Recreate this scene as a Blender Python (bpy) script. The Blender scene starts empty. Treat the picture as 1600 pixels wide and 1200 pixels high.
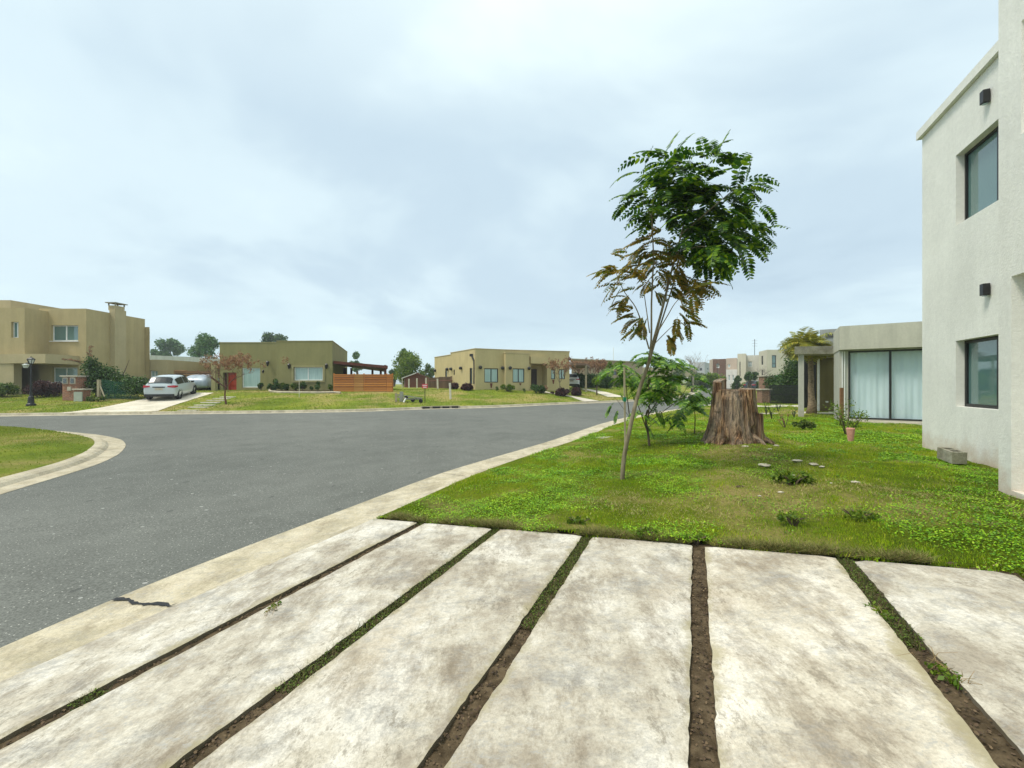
import bpy, math, random
import numpy as np
from mathutils import Vector, Matrix
R = math.radians
sc = bpy.context.scene
col = sc.collection
# ---------------------------------------------------------------- camera, sky, sun, exposure
F, EYE = 640.0, 1.86                      # focal length in 1600-px units, eye height
cam = bpy.data.cameras.new('camera'); cam_o = bpy.data.objects.new('camera', cam); col.objects.link(cam_o)
cam.sensor_width = 36; cam.lens = F/1600*36; cam.clip_start = .05; cam.clip_end = 3000
cam_o.location = (0, 0, EYE); cam_o.rotation_euler = (R(90), 0, 0)
sc.camera = cam_o
sc.view_settings.view_transform = 'Standard'; sc.view_settings.look = 'None'
sc.view_settings.exposure = 0.38; sc.view_settings.gamma = 1
SUN_EL, SUN_AZ = R(60), R(-112)            # azimuth from +Y towards +X
w = bpy.data.worlds.new('World'); sc.world = w; w.use_nodes = True
nt = w.node_tree; nt.nodes.clear()
def N(nt, t, **k):
    n = nt.nodes.new(t)
    for a, v in k.items():
        if a.startswith('i_'): n.inputs[int(a[2:])].default_value = v
        else: setattr(n, a, v)
    return n
def ramp(nt, fac, stops, interp='LINEAR'):
    n = nt.nodes.new('ShaderNodeValToRGB'); nt.links.new(fac, n.inputs[0]); n.color_ramp.interpolation = interp
    e = n.color_ramp.elements
    while len(e) < len(stops): e.new(.5)
    for i, (p, c) in enumerate(stops):
        e[i].position = p; e[i].color = (c[0], c[1], c[2], 1) if len(c) == 3 else c
    return n.outputs[0]
def mth(nt, op, a, b=None, c=None, clamp=False):
    n = nt.nodes.new('ShaderNodeMath'); n.operation = op; n.use_clamp = clamp
    for i, v in enumerate((a, b, c)):
        if v is None: continue
        if isinstance(v, (int, float)): n.inputs[i].default_value = v
        else: nt.links.new(v, n.inputs[i])
    return n.outputs[0]
def mixc(nt, fac, a, b, mode='MIX'):
    n = nt.nodes.new('ShaderNodeMix'); n.data_type = 'RGBA'; n.blend_type = mode
    for s, v in ((n.inputs[0], fac), (n.inputs[6], a), (n.inputs[7], b)):
        if isinstance(v, (int, float)): s.default_value = v
        elif isinstance(v, tuple): s.default_value = (v[0], v[1], v[2], 1)
        else: nt.links.new(v, s)
    return n.outputs[2]
def world_sky():
    sky = N(nt, 'ShaderNodeTexSky', sky_type='NISHITA', sun_disc=False, sun_elevation=SUN_EL, sun_rotation=SUN_AZ)
    tc = N(nt, 'ShaderNodeTexCoord'); sep = N(nt, 'ShaderNodeSeparateXYZ'); nt.links.new(tc.outputs['Generated'], sep.inputs[0])
    z = mth(nt, 'MAXIMUM', sep.outputs[2], 0.0); d = mth(nt, 'ADD', z, .22)
    cx = mth(nt, 'DIVIDE', sep.outputs[0], d); cy = mth(nt, 'DIVIDE', sep.outputs[1], d)
    cb = N(nt, 'ShaderNodeCombineXYZ'); nt.links.new(cx, cb.inputs[0]); nt.links.new(cy, cb.inputs[1])
    n1 = N(nt, 'ShaderNodeTexNoise'); nt.links.new(cb.outputs[0], n1.inputs['Vector'])
    n1.inputs['Scale'].default_value = .85; n1.inputs['Detail'].default_value = 5; n1.inputs['Roughness'].default_value = .52
    n1.inputs['Distortion'].default_value = .35
    n2 = N(nt, 'ShaderNodeTexNoise'); mp = N(nt, 'ShaderNodeMapping'); mp.inputs[1].default_value = (7.3, 2.1, 0)
    nt.links.new(cb.outputs[0], mp.inputs[0]); nt.links.new(mp.outputs[0], n2.inputs['Vector'])
    n2.inputs['Scale'].default_value = .38; n2.inputs['Detail'].default_value = 3
    f = mth(nt, 'ADD', mth(nt, 'MULTIPLY', n1.outputs[0], .6), mth(nt, 'MULTIPLY', n2.outputs[0], .4))
    cloud = ramp(nt, f, [(.36, (.44, .565, .665)), (.45, (.52, .65, .74)), (.55, (.64, .775, .835)), (.64, (.73, .865, .895))], 'EASE')
    # an overcast dome grows brighter towards the zenith (beyond the frame)
    hz = ramp(nt, z, [(0, (1.04, 1.04, 1.0)), (.10, (1.0, 1.0, 1.0)), (.5, (1, 1, 1)), (1, (1.9, 1.7, 1.45))])
    c2 = mixc(nt, 1.0, cloud, hz, 'MULTIPLY')
    hor = ramp(nt, z, [(0, (1, 1, 1)), (.03, (.85, .85, .85)), (.22, (0, 0, 0))], 'EASE')
    c3 = mixc(nt, mth(nt, 'MULTIPLY', hor, .65), c2, (.62, .79, .84))
    b1 = N(nt, 'ShaderNodeBackground'); nt.links.new(sky.outputs[0], b1.inputs[0]); b1.inputs[1].default_value = .07
    b2 = N(nt, 'ShaderNodeBackground'); nt.links.new(c3, b2.inputs[0]); b2.inputs[1].default_value = .97
    mx = N(nt, 'ShaderNodeMixShader'); mx.inputs[0].default_value = .93
    nt.links.new(b1.outputs[0], mx.inputs[1]); nt.links.new(b2.outputs[0], mx.inputs[2])
    o = N(nt, 'ShaderNodeOutputWorld'); nt.links.new(mx.outputs[0], o.inputs[0])
world_sky()
sun = bpy.data.lights.new('sun', 'SUN'); sun.energy = 2.3; sun.angle = R(16); sun.color = (1, .94, .84)
sun_o = bpy.data.objects.new('sun', sun); col.objects.link(sun_o)
sd = Vector((math.sin(SUN_AZ)*math.cos(SUN_EL), math.cos(SUN_AZ)*math.cos(SUN_EL), math.sin(SUN_EL)))
sun_o.rotation_euler = (-sd).to_track_quat('-Z', 'Y').to_euler()
# ---------------------------------------------------------------- materials
def new_mat(name):
    m = bpy.data.materials.new(name); m.use_nodes = True; nt = m.node_tree
    p = nt.nodes['Principled BSDF']; return m, nt, p
def pos(nt, scale=(1, 1, 1), obj=False):
    if obj: s = N(nt, 'ShaderNodeTexCoord').outputs['Object']
    else: s = N(nt, 'ShaderNodeNewGeometry').outputs['Position']
    mp = N(nt, 'ShaderNodeMapping'); mp.inputs[3].default_value = scale; nt.links.new(s, mp.inputs[0]); return mp.outputs[0]
def noise(nt, v, s, det=5, ro=.55, dist=0):
    n = N(nt, 'ShaderNodeTexNoise'); nt.links.new(v, n.inputs['Vector'])
    n.inputs['Scale'].default_value = s; n.inputs['Detail'].default_value = det; n.inputs['Roughness'].default_value = ro
    n.inputs['Distortion'].default_value = dist; return n.outputs[0]
def bump(nt, p, h, strength=.3, dist=.02):
    b = N(nt, 'ShaderNodeBump'); b.inputs['Strength'].default_value = strength; b.inputs['Distance'].default_value = dist
    nt.links.new(h, b.inputs['Height']); nt.links.new(b.outputs[0], p.inputs['Normal']); return b
def mat(name, c1, c2=None, scale=3., rough=.85, spec=.3, bs=40, bst=.25, metal=0, stretch=(1, 1, 1), obj=False, lo=.35, hi=.65, det=6, coat=0):
    m, nt, p = new_mat(name); p.inputs['Roughness'].default_value = rough; p.inputs['Specular IOR Level'].default_value = spec
    p.inputs['Metallic'].default_value = metal; p.inputs['Coat Weight'].default_value = coat
    v = pos(nt, stretch, obj)
    if c2 is None: c2 = tuple(x*.85 for x in c1)
    nt.links.new(ramp(nt, noise(nt, v, scale, det), [(lo, c2), (hi, c1)]), p.inputs['Base Color'])
    if bst: bump(nt, p, noise(nt, v, bs, 4), bst, .01)
    return m
def leafmat(name, stops, trans=.3, rough=.5, patch=None):
    """leaf colour from a random value per leaf, plus broad drifts over the ground or crown"""
    m, nt, p = new_mat(name); g = N(nt, 'ShaderNodeNewGeometry')
    f = g.outputs['Random Per Island']
    if patch:
        v = pos(nt); n = noise(nt, v, patch[0], 4)
        n = mth(nt, 'MULTIPLY', mth(nt, 'SUBTRACT', n, .5), patch[1])
        f = mth(nt, 'ADD', mth(nt, 'MULTIPLY', mth(nt, 'SUBTRACT', f, .5), patch[2]), mth(nt, 'ADD', n, .5), clamp=True)
    k = len(stops); c = ramp(nt, f, [(i/(k-1), s) for i, s in enumerate(stops)])
    nt.links.new(c, p.inputs['Base Color']); p.inputs['Roughness'].default_value = rough; p.inputs['Specular IOR Level'].default_value = .35
    t = N(nt, 'ShaderNodeBsdfTranslucent'); nt.links.new(c, t.inputs[0])
    mx = N(nt, 'ShaderNodeMixShader'); mx.inputs[0].default_value = trans
    nt.links.new(p.outputs[0], mx.inputs[1]); nt.links.new(t.outputs[0], mx.inputs[2])
    nt.links.new(mx.outputs[0], nt.nodes['Material Output'].inputs[0]); return m
def stucco(name, c, streak=.12, rough_bump=.5, bs=22, dirt=None, base_z=None):
    m, nt, p = new_mat(name); p.inputs['Roughness'].default_value = .92; p.inputs['Specular IOR Level'].default_value = .2
    v = pos(nt); vs = pos(nt, (1, 1, .12))
    a = ramp(nt, noise(nt, v, .9, 6, .6), [(.3, tuple(x*.88 for x in c)), (.7, c)])
    s = ramp(nt, noise(nt, vs, 3.2, 5, .6), [(.35, (1-streak,)*3), (.62, (1, 1, 1))])
    cc = mixc(nt, 1.0, a, s, 'MULTIPLY')
    sm = ramp(nt, noise(nt, v, 14, 5, .65), [(.3, (.93,)*3), (.7, (1.04,)*3)])
    cc = mixc(nt, 1.0, cc, sm, 'MULTIPLY')
    if dirt:      # splash-back dirt on the foot of the wall, an uneven band of its own
        sp = N(nt, 'ShaderNodeSeparateXYZ'); nt.links.new(pos(nt), sp.inputs[0])
        h = mth(nt, 'SUBTRACT', sp.outputs[2], base_z)
        h = mth(nt, 'ADD', h, mth(nt, 'MULTIPLY', mth(nt, 'SUBTRACT', noise(nt, v, 2.6, 6, .65), .5), .9))
        cc = mixc(nt, ramp(nt, h, [(0, (.7,)*3), (.2, (.35,)*3), (.4, (0, 0, 0))]), cc, dirt)
    nt.links.new(cc, p.inputs['Base Color'])
    hgt = mth(nt, 'ADD', noise(nt, v, bs, 3, .55), mth(nt, 'MULTIPLY', noise(nt, v, bs*4, 2), .4))
    bump(nt, p, hgt, rough_bump, .012); return m
def brick(name, c1, c2, mortar, sc_=1.0):
    m, nt, p = new_mat(name); p.inputs['Roughness'].default_value = .9
    sp = N(nt, 'ShaderNodeSeparateXYZ'); nt.links.new(pos(nt), sp.inputs[0])
    cb = N(nt, 'ShaderNodeCombineXYZ'); nt.links.new(mth(nt, 'ADD', sp.outputs[0], sp.outputs[1]), cb.inputs[0]); nt.links.new(sp.outputs[2], cb.inputs[1])
    b = N(nt, 'ShaderNodeTexBrick'); nt.links.new(cb.outputs[0], b.inputs[0])
    b.inputs[1].default_value = (*c1, 1); b.inputs[2].default_value = (*c2, 1); b.inputs[3].default_value = (*mortar, 1)
    b.inputs['Scale'].default_value = sc_; b.inputs['Brick Width'].default_value = .25; b.inputs['Row Height'].default_value = .075
    b.inputs['Mortar Size'].default_value = .012; b.inputs['Bias'].default_value = -.1
    n = ramp(nt, noise(nt, pos(nt), 9), [(.3, (.7,)*3), (.7, (1.15,)*3)])
    nt.links.new(mixc(nt, 1.0, b.outputs[0], n, 'MULTIPLY'), p.inputs['Base Color'])
    bump(nt, p, mth(nt, 'SUBTRACT', 1.0, b.outputs[1]), .6, .01); return m
def wood(name, c1, c2, axis=(.25, .25, 6), sc_=3.):
    m, nt, p = new_mat(name); p.inputs['Roughness'].default_value = .7; p.inputs['Specular IOR Level'].default_value = .3
    g = N(nt, 'ShaderNodeNewGeometry'); v = pos(nt, axis)
    f = mth(nt, 'ADD', mth(nt, 'MULTIPLY', noise(nt, v, sc_, 6, .6, .4), .6), mth(nt, 'MULTIPLY', g.outputs['Random Per Island'], .4))
    nt.links.new(ramp(nt, f, [(.25, c2), (.7, c1)]), p.inputs['Base Color']); bump(nt, p, noise(nt, v, sc_*4, 4), .3, .008); return m
def glass_dark(name, c=(.02, .05, .045), rough=.03, ior=1.7):
    m, nt, p = new_mat(name); p.inputs['Base Color'].default_value = (*c, 1); p.inputs['Roughness'].default_value = rough
    p.inputs['IOR'].default_value = ior; p.inputs['Specular IOR Level'].default_value = .8
    v = pos(nt); bump(nt, p, noise(nt, v, 1.3, 2), .04, .02); return m
def glass_clear(name):
    m = bpy.data.materials.new(name); m.use_nodes = True; nt = m.node_tree; nt.nodes.clear()
    t = N(nt, 'ShaderNodeBsdfTransparent'); t.inputs[0].default_value = (.93, .97, .97, 1)
    g = N(nt, 'ShaderNodeBsdfGlossy'); g.inputs['Roughness'].default_value = .02
    fr = N(nt, 'ShaderNodeLayerWeight'); fr.inputs[0].default_value = .5; mx = N(nt, 'ShaderNodeMixShader')
    nt.links.new(mth(nt, 'ADD', mth(nt, 'MULTIPLY', mth(nt, 'POWER', fr.outputs['Facing'], 4.0), .6), .04), mx.inputs[0]); nt.links.new(t.outputs[0], mx.inputs[1]); nt.links.new(g.outputs[0], mx.inputs[2])
    o = N(nt, 'ShaderNodeOutputMaterial'); nt.links.new(mx.outputs[0], o.inputs[0]); return m
# ---------------------------------------------------------------- mesh building
ORG = {}
def origin_of(parent): return ORG.get(parent.name, Vector((0, 0, 0))) if parent else Vector((0, 0, 0))
def link(name, me, m, parent=None, smooth=False):
    o = bpy.data.objects.new(name, me); col.objects.link(o)
    if m is not None: me.materials.append(m)
    if parent: o.parent = parent; ORG[o.name] = origin_of(parent)
    if smooth: me.polygons.foreach_set('use_smooth', [True]*len(me.polygons))
    return o
class MB:
    def __init__(s): s.v, s.f = [], []
    def add(s, vs, fs):
        n = len(s.v); s.v += [tuple(v) for v in vs]; s.f += [tuple(i+n for i in f) for f in fs]; return s
    def quad(s, a, b, c, d): return s.add([a, b, c, d], [(0, 1, 2, 3)])
    def box(s, c, d, rz=0, tilt=None):
        x, y, z = (k/2 for k in d); M_ = Matrix.Rotation(rz, 4, 'Z')
        if tilt is not None: M_ = M_ @ tilt
        vs = [Vector(c) + M_ @ Vector(p) for p in ((-x, -y, -z), (x, -y, -z), (x, y, -z), (-x, y, -z), (-x, -y, z), (x, -y, z), (x, y, z), (-x, y, z))]
        return s.add(vs, [(3, 2, 1, 0), (4, 5, 6, 7), (0, 1, 5, 4), (1, 2, 6, 5), (2, 3, 7, 6), (3, 0, 4, 7)])
    def beam(s, a, b, wd, ht=None):
        a, b = Vector(a), Vector(b); d = b-a; L = d.length; q = d.to_track_quat('X', 'Z').to_matrix().to_4x4()
        return s.box((a+b)/2, (L, wd, ht or wd), 0, q)
    def tube(s, path, rad, n=7, cap=True):
        if isinstance(rad, (int, float)): rad = [rad]*len(path)
        path = [Vector(p) for p in path]; vs, fs = [], []
        for i, p in enumerate(path):
            t = (path[min(i+1, len(path)-1)] - path[max(i-1, 0)]).normalized()
            a = t.cross(Vector((0, 1, .01)) if abs(t.y) < .9 else Vector((1, 0, 0))).normalized(); b = t.cross(a)
            for k in range(n):
                an = 2*math.pi*k/n; vs.append(p + (a*math.cos(an) + b*math.sin(an))*rad[i])
        for i in range(len(path)-1):
            for k in range(n): fs.append((i*n+k, i*n+(k+1) % n, (i+1)*n+(k+1) % n, (i+1)*n+k))
        if cap: fs += [tuple(range(n))[::-1], tuple((len(path)-1)*n+k for k in range(n))]
        return s.add(vs, fs)
    def lathe(s, c, prof, n=16):
        c = Vector(c); vs, fs = [], []
        for r, z in prof:
            for k in range(n): an = 2*math.pi*(k+.5)/n; vs.append(c + Vector((r*math.cos(an), r*math.sin(an), z)))
        for i in range(len(prof)-1):
            for k in range(n): fs.append((i*n+k, i*n+(k+1) % n, (i+1)*n+(k+1) % n, (i+1)*n+k))
        fs += [tuple(range(n))[::-1], tuple((len(prof)-1)*n+k for k in range(n))]
        return s.add(vs, fs)
    def prism(s, poly, z0, z1):
        n = len(poly); vs = [(x, y, z0) for x, y in poly] + [(x, y, z1) for x, y in poly]
        return s.add(vs, [tuple(range(n))[::-1], tuple(range(n, 2*n))] + [(i, (i+1) % n, n+(i+1) % n, n+i) for i in range(n)])
    def build(s, name, m, parent=None, smooth=False, bevel=0):
        g = origin_of(parent); me = bpy.data.meshes.new(name)
        me.from_pydata([(x-g.x, y-g.y, z-g.z) for x, y, z in s.v], [], s.f); me.update()
        o = link(name, me, m, parent, smooth)
        if bevel:
            b = o.modifiers.new('bevel', 'BEVEL'); b.width = bevel; b.segments = 2; b.limit_method = 'ANGLE'
        return o
def np_mesh(name, V, k, m, parent=None, smooth=False):
    """V: (faces*k, 3) loose k-gons"""
    g = origin_of(parent); V = np.asarray(V, np.float32) - np.array([g.x, g.y, g.z], np.float32); nf = len(V)//k
    me = bpy.data.meshes.new(name); me.vertices.add(len(V)); me.vertices.foreach_set('co', V.ravel())
    me.loops.add(nf*k); me.loops.foreach_set('vertex_index', np.arange(nf*k, dtype=np.int32))
    me.polygons.add(nf); me.polygons.foreach_set('loop_start', np.arange(0, nf*k, k, dtype=np.int32))
    try: me.polygons.foreach_set('loop_total', np.full(nf, k, np.int32))
    except Exception: pass
    me.update(calc_edges=True); me.validate()
    return link(name, me, m, parent, smooth)
def grid_mesh(name, P, m, parent=None, smooth=True):
    """P: array (r, c, 3)"""
    r, c, _ = P.shape; i = np.arange(r*c).reshape(r, c)
    f = np.stack([i[:-1, :-1], i[:-1, 1:], i[1:, 1:], i[1:, :-1]], -1).reshape(-1, 4)
    g = origin_of(parent); me = bpy.data.meshes.new(name)
    me.from_pydata((P.reshape(-1, 3) - np.array([g.x, g.y, g.z])).tolist(), [], f.tolist()); me.update(); return link(name, me, m, parent, smooth)
def thing(name, label, cat, loc, group=None):
    o = bpy.data.objects.new(name, None); col.objects.link(o); o.location = loc; o.empty_display_size = .2
    ORG[o.name] = Vector(loc); return tag(o, label, cat, group)
def tag(o, label=None, cat=None, group=None, kind=None):
    if label: o['label'] = label
    if cat: o['category'] = cat
    if group: o['group'] = group
    if kind: o['kind'] = kind
    return o
def copy_tree(o, loc=None, rz=None, parent=None, scale=None):
    c = o.copy(); col.objects.link(c)
    if parent: c.parent = parent
    if loc is not None: c.location = loc
    if rz is not None: c.rotation_euler.z = rz
    if scale is not None: c.scale = scale if isinstance(scale, tuple) else (scale,)*3
    for ch in list(o.children): copy_tree(ch, parent=c)
    return c
# ---------------------------------------------------------------- terrain
U = Vector((.407, .914, 0)).normalized(); V_ = Vector((U.y, -U.x, 0))      # along the near street / away from it
def plane(y): return .012*min(max(y, -30), 110)
def at(px, Y, z=None, py=None):
    """point at distance Y in the direction of picture column px (height z, or picture row py)"""
    if py is not None: z = EYE + (600-py)/F*Y
    return Vector(((px-800)/F*Y, Y, z if z is not None else 0))
def on_plane(px, py, rise=0.0):
    Y = F*(EYE-rise)/((py-600) + .012*F); return ((px-800)/F*Y, Y)
far_px = [(-330, 652), (-160, 651), (0, 650), (100, 648.5), (240, 647), (420, 645), (560, 643), (625, 640.5), (662, 638.6), (765, 637), (847, 632.6), (913, 630), (941, 629), (1037, 624), (1065, 621)]
far_k = [(-62, 20.5)] + [on_plane(*p) for p in far_px] + [(28, 62), (48, 108), (60, 150)]
near_px = [(0, 1010), (180, 936.5), (280, 894), (500, 812), (687, 740), (859, 690), (937, 663), (975, 653), (1046, 641), (1108, 633)]
near_a = [(-4.2, -1.5)] + [on_plane(*p) for p in near_px] + [(27, 48), (37, 66), (56, 108), (68, 150)]
far_k = np.array(far_k); near_a = np.array(near_a)
def smooth_poly(P, step=.4, it=40):
    d = np.r_[0, np.cumsum(np.hypot(*np.diff(P, axis=0).T))]; n = int(d[-1]/step); t = np.linspace(0, d[-1], n)
    Q = np.c_[np.interp(t, d, P[:, 0]), np.interp(t, d, P[:, 1])]
    for _ in range(it): Q[1:-1] = (Q[:-2]+2*Q[1:-1]+Q[2:])/4
    return Q
far_s = smooth_poly(far_k, .5, 14); near_s = smooth_poly(near_a, .25, 14)
def normals(P, side=1):
    t = np.gradient(P, axis=0); t /= np.hypot(t[:, 0], t[:, 1])[:, None]; return np.c_[t[:, 1], -t[:, 0]]*side
nn = normals(near_s)                       # towards the right-hand lots
near_b = near_s + nn*.86                    # back of the kerb
def Yk(x): return np.interp(x, far_s[:, 0], far_s[:, 1])
def Xn(y): return np.interp(y, near_b[:, 1], near_b[:, 0])
def rise_far(s, y):
    r = .12 + np.minimum(np.maximum(s-.5, 0)*.1, .84); return r*np.interp(y, [0, 40, 90], [1, 1, .45])
def lat(x, y): return x*V_.x + y*V_.y
def lon(x, y): return x*U.x + y*U.y
LAT0 = -3.74
def rise_near(x, y):
    la = lat(x, y); r = .1 + .074*np.maximum(la-LAT0, 0)
    cap = np.interp(y, [0, 5, 9, 15, 30], [.56, .52, .44, .26, .26])
    dk = np.maximum(x - Xn(y), 0); r = np.minimum(r, .12+.1*dk) if y > 6.2 else r
    return np.minimum(r, cap)
def ground(x, y):
    p = plane(y)
    if y > Yk(x): return float(p + rise_far(y-Yk(x), y))
    if x > Xn(y): return float(p + rise_near(x, y))
    return float(p)
def hit(px, py):
    """where the sight line through a picture point meets the ground"""
    dx, dz = (px-800)/F, (600-py)/F; a = 1.5
    while a < 160:
        if EYE + dz*a < ground(dx*a, a): break
        a += .1
    lo, hi = a-.1, a
    for _ in range(20):
        mid = (lo+hi)/2
        if EYE + dz*mid < ground(dx*mid, mid): hi = mid
        else: lo = mid
    return Vector((dx*hi, hi, ground(dx*hi, hi)))
def gpt(px, Y): x = (px-800)/F*Y; return Vector((x, Y, ground(x, Y)))
rng = np.random.default_rng(7); random.seed(5)
# ---------------------------------------------------------------- ground materials
def asphalt_mat():
    m, nt, p = new_mat('asphalt'); p.inputs['Roughness'].default_value = .95; p.inputs['Specular IOR Level'].default_value = .15
    v = pos(nt)
    big = ramp(nt, noise(nt, v, .16, 5, .6), [(.3, (.112, .117, .106)), (.7, (.160, .163, .147))])
    mid = ramp(nt, noise(nt, v, 1.4, 6, .7), [(.3, (.86,)*3), (.7, (1.1,)*3)])
    fine = ramp(nt, noise(nt, v, 55, 3, .8), [(.32, (.62,)*3), (.5, (1, 1, 1)), (.68, (1.45,)*3)])
    c = mixc(nt, 1, mixc(nt, 1, big, mid, 'MULTIPLY'), fine, 'MULTIPLY')
    vo = N(nt, 'ShaderNodeTexVoronoi', voronoi_dimensions='2D'); nt.links.new(v, vo.inputs['Vector']); vo.inputs['Scale'].default_value = 16
    pale = mth(nt, 'LESS_THAN', vo.outputs[0], .085); wn = N(nt, 'ShaderNodeTexWhiteNoise'); nt.links.new(vo.outputs['Color'], wn.inputs[0])
    c = mixc(nt, mth(nt, 'MULTIPLY', pale, mth(nt, 'GREATER_THAN', wn.outputs[0], .62)), c, (.42, .41, .37))
    vo2 = N(nt, 'ShaderNodeTexVoronoi', voronoi_dimensions='2D'); nt.links.new(pos(nt, (1, 1.7, 1)), vo2.inputs['Vector']); vo2.inputs['Scale'].default_value = 1.3
    big_chip = mth(nt, 'LESS_THAN', vo2.outputs[0], .032)
    wn2 = N(nt, 'ShaderNodeTexWhiteNoise'); nt.links.new(vo2.outputs['Color'], wn2.inputs[0]); big_chip = mth(nt, 'LESS_THAN', mth(nt, 'ADD', vo2.outputs[0], mth(nt, 'MULTIPLY', noise(nt, v, 30, 3), .02)), mth(nt, 'MULTIPLY', wn2.outputs[0], .045))
    c = mixc(nt, mth(nt, 'MULTIPLY', big_chip, .7), c, (.45, .45, .42))
    vo3 = N(nt, 'ShaderNodeTexVoronoi', voronoi_dimensions='2D'); nt.links.new(pos(nt, (1.6, .8, 1)), vo3.inputs['Vector']); vo3.inputs['Scale'].default_value = .55; vo3.inputs['Randomness'].default_value = 1
    patch = mth(nt, 'LESS_THAN', mth(nt, 'ADD', vo3.outputs[0], mth(nt, 'MULTIPLY', noise(nt, v, 9), .09)), .07)
    c = mixc(nt, mth(nt, 'MULTIPLY', patch, .45), c, (.05, .052, .052))
    nt.links.new(c, p.inputs['Base Color']); bump(nt, p, noise(nt, v, 90, 3, .7), .55, .008); return m
def concrete_mat(name, c1, c2, c3, sc_=1., stain=(.16, .12, .08), amt=.5, bst=.2, gaps=False):
    m, nt, p = new_mat(name); p.inputs['Roughness'].default_value = .88; p.inputs['Specular IOR Level'].default_value = .25
    v = pos(nt)
    a = ramp(nt, noise(nt, v, 1.3*sc_, 10, .74, .1), [(.40, c2), (.50, c1), (.59, c3)])
    st = pos(nt, (1.0, .45, 1)); n2 = noise(nt, st, 2.6*sc_, 12, .82, .15)
    a = mixc(nt, ramp(nt, n2, [(.49, (0, 0, 0)), (.57, (amt*.6,)*3), (.66, (amt,)*3)]), a, stain)
    n3 = noise(nt, pos(nt, (.6, 1, 1)), 4.2*sc_, 12, .86, .2)
    a = mixc(nt, ramp(nt, n3, [(.50, (0, 0, 0)), (.62, (amt*.8,)*3)]), a, (.24, .24, .235))
    n5 = noise(nt, v, 1.1*sc_, 6, .7)
    a = mixc(nt, ramp(nt, n5, [(.56, (0, 0, 0)), (.72, (.5,)*3)]), a, (.52, .44, .33))
    n4 = noise(nt, v, 60, 5, .85); a = mixc(nt, 1, a, ramp(nt, n4, [(.32, (.72,)*3), (.5, (.98,)*3), (.66, (1.12,)*3)]), 'MULTIPLY')
    msk = ramp(nt, noise(nt, v, 1.7*sc_, 5, .6), [(.42, (0, 0, 0)), (.58, (1, 1, 1))])
    fl = ramp(nt, noise(nt, pos(nt, (1, .55, 1)), 17*sc_, 10, .85), [(.52, (0, 0, 0)), (.58, (.85,)*3)])
    a = mixc(nt, mth(nt, 'MULTIPLY', mth(nt, 'MULTIPLY', msk, fl), amt), a, (.19, .165, .125))
    fl2 = ramp(nt, noise(nt, pos(nt, (.5, 1, 1)), 26*sc_, 10, .85), [(.53, (0, 0, 0)), (.58, (.7,)*3)])
    a = mixc(nt, mth(nt, 'MULTIPLY', mth(nt, 'SUBTRACT', 1.0, msk), fl2), a, (.34, .335, .32))
    if gaps:      # soil and algae creeping over the top edges; upright faces mixed darker brown
        d_ = N(nt, 'ShaderNodeVectorMath', operation='DOT_PRODUCT'); nt.links.new(v, d_.inputs[0]); d_.inputs[1].default_value = (V_.x, V_.y, 0)
        q_ = mth(nt, 'MULTIPLY', mth(nt, 'ABSOLUTE', mth(nt, 'SUBTRACT', mth(nt, 'FRACT', mth(nt, 'ADD', mth(nt, 'DIVIDE', mth(nt, 'SUBTRACT', d_.outputs['Value'], .035), 1.008), 20.5)), .5)), 1.008)
        q_ = mth(nt, 'ADD', q_, mth(nt, 'MULTIPLY', mth(nt, 'SUBTRACT', noise(nt, v, 3.5, 8, .75), .5), .34))
        a = mixc(nt, ramp(nt, q_, [(.02, (.75,)*3), (.055, (.45,)*3), (.085, (0, 0, 0))]), a, (.30, .26, .15))
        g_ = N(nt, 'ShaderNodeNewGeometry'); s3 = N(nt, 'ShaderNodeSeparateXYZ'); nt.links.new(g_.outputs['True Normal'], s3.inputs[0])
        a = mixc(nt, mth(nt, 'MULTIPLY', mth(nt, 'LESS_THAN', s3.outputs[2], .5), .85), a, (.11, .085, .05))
    vo = N(nt, 'ShaderNodeTexVoronoi'); nt.links.new(v, vo.inputs['Vector']); vo.inputs['Scale'].default_value = 9
    sp_ = mth(nt, 'LESS_THAN', vo.outputs[0], .05); a = mixc(nt, mth(nt, 'MULTIPLY', sp_, .45), a, (.15, .12, .09))
    oi = N(nt, 'ShaderNodeObjectInfo'); a = mixc(nt, 1, a, ramp(nt, oi.outputs['Random'], [(0, (.90, .88, .85)), (.5, (1, 1, 1)), (1, (1.05, 1.03, 1.0))]), 'MULTIPLY')
    nt.links.new(a, p.inputs['Base Color'])
    h = mth(nt, 'ADD', noise(nt, v, 7, 6, .6), mth(nt, 'MULTIPLY', noise(nt, v, 70, 3, .7), .35)); bump(nt, p, h, bst, .015); return m
def lawn_mat(name, greens, dry, dry_lo=.52, dry_hi=.68, sc_=.45):
    m, nt, p = new_mat(name); p.inputs['Roughness'].default_value = .95; p.inputs['Specular IOR Level'].default_value = .1
    v = pos(nt)
    c = ramp(nt, noise(nt, v, 1.6*sc_, 7, .65), [(.32, greens[0]), (.5, greens[1]), (.66, greens[2])])
    c = mixc(nt, ramp(nt, noise(nt, pos(nt, (1, 1.3, 1)), sc_, 7, .62), [(dry_lo, (0, 0, 0)), (dry_hi, (.85,)*3)]), c, dry)
    c = mixc(nt, 1, c, ramp(nt, noise(nt, v, 22, 5, .8), [(.3, (.55,)*3), (.55, (1, 1, 1)), (.7, (1.35,)*3)]), 'MULTIPLY')
    nt.links.new(c, p.inputs['Base Color']); bump(nt, p, noise(nt, v, 30, 5, .8), 1, .05); return m
m_asph = asphalt_mat()
m_slab = concrete_mat('weathered_slab', (.53, .485, .40), (.35, .305, .24), (.67, .63, .555), 1.0, (.17, .13, .085), .72, gaps=True)
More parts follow.
